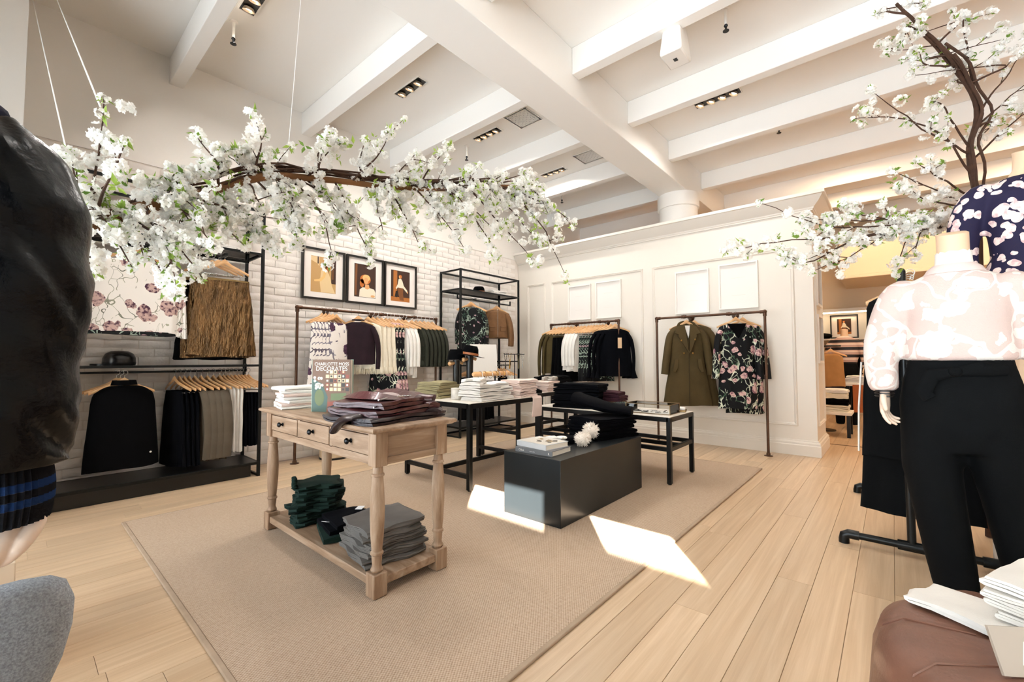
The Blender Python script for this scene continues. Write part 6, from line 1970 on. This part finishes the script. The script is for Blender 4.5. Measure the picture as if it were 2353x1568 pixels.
for (p0, p1, lab) in ((TRUNK_L[0], (0.01, 4.95, 3.94), 'white string from the left end of the branch, the left of two'), ((0.164, 1.93, 1.9), (0.125, 4.8, 3.94), 'white string from the left end of the branch, the right of two'), (tuple(P2[17]), (1.16, 2.75, 3.94), 'thin white string holding the middle of the branch')):
    tag(obj('suspension_string', MB().tube([Vector(p0) + Vector((0, 0, 0.03)), Vector(p1)], 0.0028 if 'thin' not in lab else 0.0015, 6), mat('white_string', '#f4f2ee', 0.7)), lab, 'string', 'strings holding the blossom branch')

br = thing('blossom_tree', 'blossoming tree trunk with white flowers behind the right mannequins', 'tree', (0, 0, 0))
T0 = [(3.99, -0.42, 0.0), (4.0, -0.43, 0.9), (3.985, -0.425, 1.5)] + TRUNK_R
P = curve(T0, 44)
obj('trunk', MB().tube([p + nvec(p * 6) * 0.012 for p in P], [lerp(0.022, 0.008, (k / 43) ** 1.2) for k in range(44)], 10), M['bark'], br)
rn = random.Random(17)
for q in range(5):
    off = Vector((rn.gauss(0, 0.03), rn.gauss(0, 0.03), 0))
    obj('bound_rod', MB().tube([p + off * (1 + 0.3 * math.sin(k)) for k, p in enumerate(P[14:36 + q])], 0.008, 6), M['bark'], br)
PT_ = curve(TRUNK_R, 40)
tw = []
for a, pts in TWIGS_R:
    s = PT_[min(39, int(a * 39))]
    tw.append([s] + [Vector(p) for p in pts])
for k in range(10):
    i = rn.randrange(16, 39)
    tw.append([PT_[i], PT_[i] + Vector((rn.gauss(0, 0.06), rn.gauss(0, 0.08), rn.uniform(-0.02, 0.1))), PT_[i] + Vector((rn.gauss(0, 0.12), rn.gauss(0, 0.14), rn.uniform(-0.03, 0.2)))])
blossom_tree(br, tw, 8, 290, 200, 8, 0.007, 4.5)
# ================================================================ FAR ROOM
# lit wall niche with shelf
niche = thing('display_niche', 'lit white wall niche with shelf in the far room', 'shelf', (XB - 0.02, 0.62, 0))
obj('back_panel', MB().box(-0.02, 0.0, -0.34, 1.2, 1.5, 2.02), M['paint'], niche)
obj('shelf', MB().box(-0.4, 0.0, -0.34, 1.2, 1.47, 1.5), M['paint'], niche)
obj('frame', MB().box(-0.42, 0.0, -0.38, -0.34, 0, 2.08).box(-0.42, 0.0, -0.34, 1.2, 2.02, 2.08), M['paint'], niche)
obj('light_strip', MB().box(-0.36, -0.32, -0.3, 1.15, 2.0, 2.015), emis('strip_light', '#ffe2b8', 9.0), niche)
obj('rail', MB().cyl((-0.25, -0.3, 1.36), (-0.25, 1.2, 1.36), 0.012), BM, niche)
pf = thing('picture_frame', 'black framed photograph on the shelf of the far niche', 'picture', (XB - 0.28, 0.70, 1.505), -PI / 2)
obj('frame', MB().rings([[(-0.22 + i, -d, 0 + i), (0.22 - i, -d, 0 + i), (0.22 - i, -d, 0.46 - i), (-0.22 + i, -d, 0.46 - i)] for i, d in ((0, 0), (0, 0.03), (0.022, 0.03), (0.022, 0.01))], False, False), FB, pf, ang=25)
obj('mat_board', MB().box(-0.215, 0.215, -0.01, 0, 0.005, 0.455), mat('mat_board', '#f1e9e2'), pf)
obj('photo_print', photo_mesh(2, 0.22, 0.3), PC, pf, (0, -0.0105, 0.23), smooth=False)
t = thing('beret', 'black beret on the shelf of the far niche', 'hat', (XB - 0.3, 1.02, 1.502))
obj('crown', MB().lathe([(0.07, 0), (0.12, 0.03), (0.13, 0.06), (0.09, 0.1), (0.005, 0.115)], 24), M['black'], t)
obj('brim', MB().lathe([(0.15, 0), (0.15, 0.006), (0.07, 0.008)], 24), M['black'], t)
# far mannequin in striped sweater
stt = NT('striped_knit')
cc = stt.coord('Object')
sep = stt.n('ShaderNodeSeparateXYZ')
stt.l(cc, sep.inputs[0])
stt.l(stt.ramp(stt.math('FRACT', stt.math('MULTIPLY', sep.outputs[2], 8.0)), [(0.0, '#15131a'), (0.38, '#15131a'), (0.4, '#c9a69a'), (0.68, '#a98a86'), (0.7, '#e3d3c6'), (1.0, '#c9a69a')]), stt.b.inputs['Base Color'])
fm_ = thing('mannequin', 'distant headless mannequin in a striped sweater and black trousers', 'mannequin', (9.3, 0.61, 0.0), D(-90))
sw = body([(1.02, 0.16, 0.11, 0, 0), (1.1, 0.17, 0.12, 0, 0), (1.3, 0.17, 0.12, 0, 0), (1.4, 0.18, 0.1, 0, 0), (1.45, 0.13, 0.08, 0, 0), (1.49, 0.06, 0.06, 0, 0)])
for s in (-1, 1):
    sw.tube([(s * 0.14, 0, 1.41), (s * 0.2, 0, 1.34), (s * 0.25, 0, 1.15), (s * 0.25, -0.03, 0.95)], [0.055, 0.06, 0.05, 0.04], 14)
remesh(obj('sweater', sw, stt.mat, fm_), 0.016, 3)
obj('neck', MB().lathe([(0.055, 1.47), (0.05, 1.55), (0.055, 1.6), (0.02, 1.61)], 20), M['skin'], fm_)
tr = body([(0.75, 0.17, 0.11, 0, 0), (0.9, 0.19, 0.12, 0, 0), (1.05, 0.155, 0.1, 0, 0)])
for s in (-1, 1):
    tr.tube([(s * 0.09, 0, 0.8), (s * 0.09, 0, 0.45), (s * 0.09, 0, 0.0)], [0.1, 0.08, 0.065], 14)
remesh(obj('trousers', tr, blk, fm_), 0.02, 3)
for s in (-1, 1):
    obj('hand', hand_mb(s, 0.3).xf(Matrix.Translation((s * 0.25, -0.03, 0.95))), M['skin'], fm_)
# coats on the niche rail
for k, (y, mt, lab, L) in enumerate(((1.12, M['suede'], 'brown jacket on the far niche rail, leftmost', 0.8), (1.0, M['camel'], 'camel coat on the far niche rail', 1.0), (0.88, M['camel'], 'camel coat on the far niche rail beside the striped mannequin', 1.05), (0.32, M['navyblack'], 'navy jacket on the far niche rail right of the mannequin', 0.7))):
    hung('coat', garm(top_rows(L, 0.2, 0.22, 0.045), rip=0.006, seed=230 + k), mt, (XB - 0.27, y, 1.36), D(-70), lab, 'coat', 'coats on the far niche rail', [('sleeve', s, mt) for s in side_sleeves(0.55, 0.2, (0.06, 0.045), 0.05)])
    hanger((XB - 0.27, y, 1.36), D(-70), 'on the far niche rail')
# two coats on a nearer stand
t = thing('coat_stand', 'black coat stand in the far room by the partition', 'coat stand', (8.3, 0.84, 0))
obj('pole', MB().cyl((0, 0, 0), (0, 0, 1.3), 0.014).cyl((0, 0, 0), (0, 0, 0.015), 0.16), BM, t)
obj('arm', MB().cyl((0, -0.25, 1.3), (0, 0.25, 1.3), 0.012), BM, t)
for k, (dy, mt, lab) in enumerate(((0.1, M['rust'], 'orange-brown jacket on the far coat stand'), (-0.12, M['tan'], 'tan dress with dark lower half on the far coat stand'))):
    hung('jacket', garm(top_rows(0.62, 0.15, 0.17, 0.04), rip=0.006, seed=240 + k), mt, (8.3, 0.84 + dy, 1.3), D(-80), lab, 'jacket', None, [('lower_half', garm([(-0.62, 0.165, 0.05), (-0.95, 0.19, 0.06)], rip=0.01, seed=250 + k, steps=6), M['plum'])])
    hanger((8.3, 0.84 + dy, 1.3), D(-80), 'on the far coat stand')
# far display tables with folded clothes
def low_table(lab, x, y, w, d, h):
    t = thing('display_table', lab, 'table', (x, y, 0))
    obj('table_top', MB().box(-w / 2, w / 2, -d / 2, d / 2, h - 0.04, h), M['whitetop'], t, bev=0.004)
    for sx_ in (-1, 1):
        for sy_ in (-1, 1):
            obj('leg', MB().box(sx_ * (w / 2 - 0.04) - 0.02, sx_ * (w / 2 - 0.04) + 0.02, sy_ * (d / 2 - 0.04) - 0.02, sy_ * (d / 2 - 0.04) + 0.02, 0, h - 0.04), BM, t)
low_table('low white table with folded clothes in the far room', 7.9, 0.66, 0.5, 0.42, 0.35)
stack('folded_sweater', 'sweater', 'folded sweater', 'on the low far table', 7, (7.9, 0.66, 0.351), 0, 0.34, 0.34, 0.045, None, 2, 81, 0.01, 0, [M['cream'], M['cream'], M['black'], M['black'], M['cream'], M['cream'], M['white']])
low_table('taller white table behind the low one in the far room', 8.75, 0.38, 0.4, 0.4, 0.72)
stack('folded_sweater', 'sweater', 'white folded sweater', 'on the taller far table', 3, (8.75, 0.44, 0.721), 0, 0.28, 0.26, 0.04, M['white'], 2, 82)
R = []
for k in range(8):
    u = k / 7
    R.append([(8.54 - 0.004 * math.sin(u * 9), 0.30 + 0.18 * q, 0.7 - 0.42 * u) for q in (0, 0.5, 1)] + [(8.535, 0.30 + 0.18 * q, 0.7 - 0.42 * u) for q in (1, 0.5, 0)])
tag(obj('scarf', MB().rings(R), M['rust'], None), 'rust coloured scarf hanging off the taller far table', 'scarf')

# white frames on the panelled wall and its end
def wall_frame(lab, y0, y1, z0, z1, grp):
    t = thing('picture_frame', lab, 'picture', (WX, (y0 + y1) / 2, (z0 + z1) / 2), -PI / 2, grp)
    w, h = abs(y1 - y0), z1 - z0
    wf_ = mat('white_frame', '#f1ebe4', 0.4)
    obj('frame', MB().rings([[(-w / 2 + i, -d, -h / 2 + i), (w / 2 - i, -d, -h / 2 + i), (w / 2 - i, -d, h / 2 - i), (-w / 2 + i, -d, h / 2 - i)] for i, d in ((0, 0), (0, 0.03), (0.018, 0.03), (0.018, 0.008))], False, False), wf_, t, ang=25)
    obj('print', MB().box(-w / 2 + 0.01, w / 2 - 0.01, -0.008, -0.001, -h / 2 + 0.01, h / 2 - 0.01), mat('white_print', '#f2ece6', 0.12, 0, 0, 1, 0, 1, 0, 0.5), t)
    q = MB()
    for z in (-0.12, 0.1):
        obj('faint_line', MB().box(-0.08, 0.08, -0.0092, -0.008, z, z + 0.004), mat('faint_line', '#e4dcd3', 0.5), t)
    return t
g_ = 'white framed prints on the panelled wall'
wall_frame('white framed print, leftmost of four on the panelled wall', 3.55, 3.97, 1.73, 2.29, g_)
wall_frame('white framed print, second from left on the panelled wall', 3.03, 3.46, 1.73, 2.30, g_)
wall_frame('white framed print above the olive coat', 1.78, 2.22, 1.71, 2.29, g_)
wall_frame('white framed print above the black floral dress', 1.21, 1.66, 1.73, 2.31, g_)
for z0, z1, lab in ((1.72, 2.28, 'white framed mirror high on the end of the partition'), (1.05, 1.62, 'white framed mirror lower on the end of the partition')):
    t = thing('picture_frame', lab, 'picture', (6.32, 0.66, (z0 + z1) / 2), 0, 'frames on the end of the partition')
    h = z1 - z0
    w = 0.42
    obj('frame', MB().rings([[(-w / 2 + i, -d, -h / 2 + i), (w / 2 - i, -d, -h / 2 + i), (w / 2 - i, -d, h / 2 - i), (-w / 2 + i, -d, h / 2 - i)] for i, d in ((0, 0), (0, 0.03), (0.03, 0.03), (0.03, 0.008))], False, False), mat('white_frame', '#f1ebe4'), t, ang=25)
    obj('glass', MB().box(-w / 2 + 0.02, w / 2 - 0.02, -0.01, -0.002, -h / 2 + 0.02, h / 2 - 0.02), mat('frame_glass', '#cbb9a6', 0.08, 0.6), t)
struct('trim_3', MB().box(6.98, 7.0, -4.0, 1.2, 0.0, 0.004), mat('threshold_strip', '#5b4029', 0.6), 'dark threshold strip across the floor')

# hangers of one bunch are told apart by their order along the rail
for where, L in HO.items():
    if len(L) > 1:
        L.sort(key=lambda o: (o.matrix_basis.translation.x * 0.753 - o.matrix_basis.translation.y * 0.657))
        for k, o in enumerate(L):
            o['label'] = 'pale wooden hanger %s, %s from the left' % (where, ordn[k])
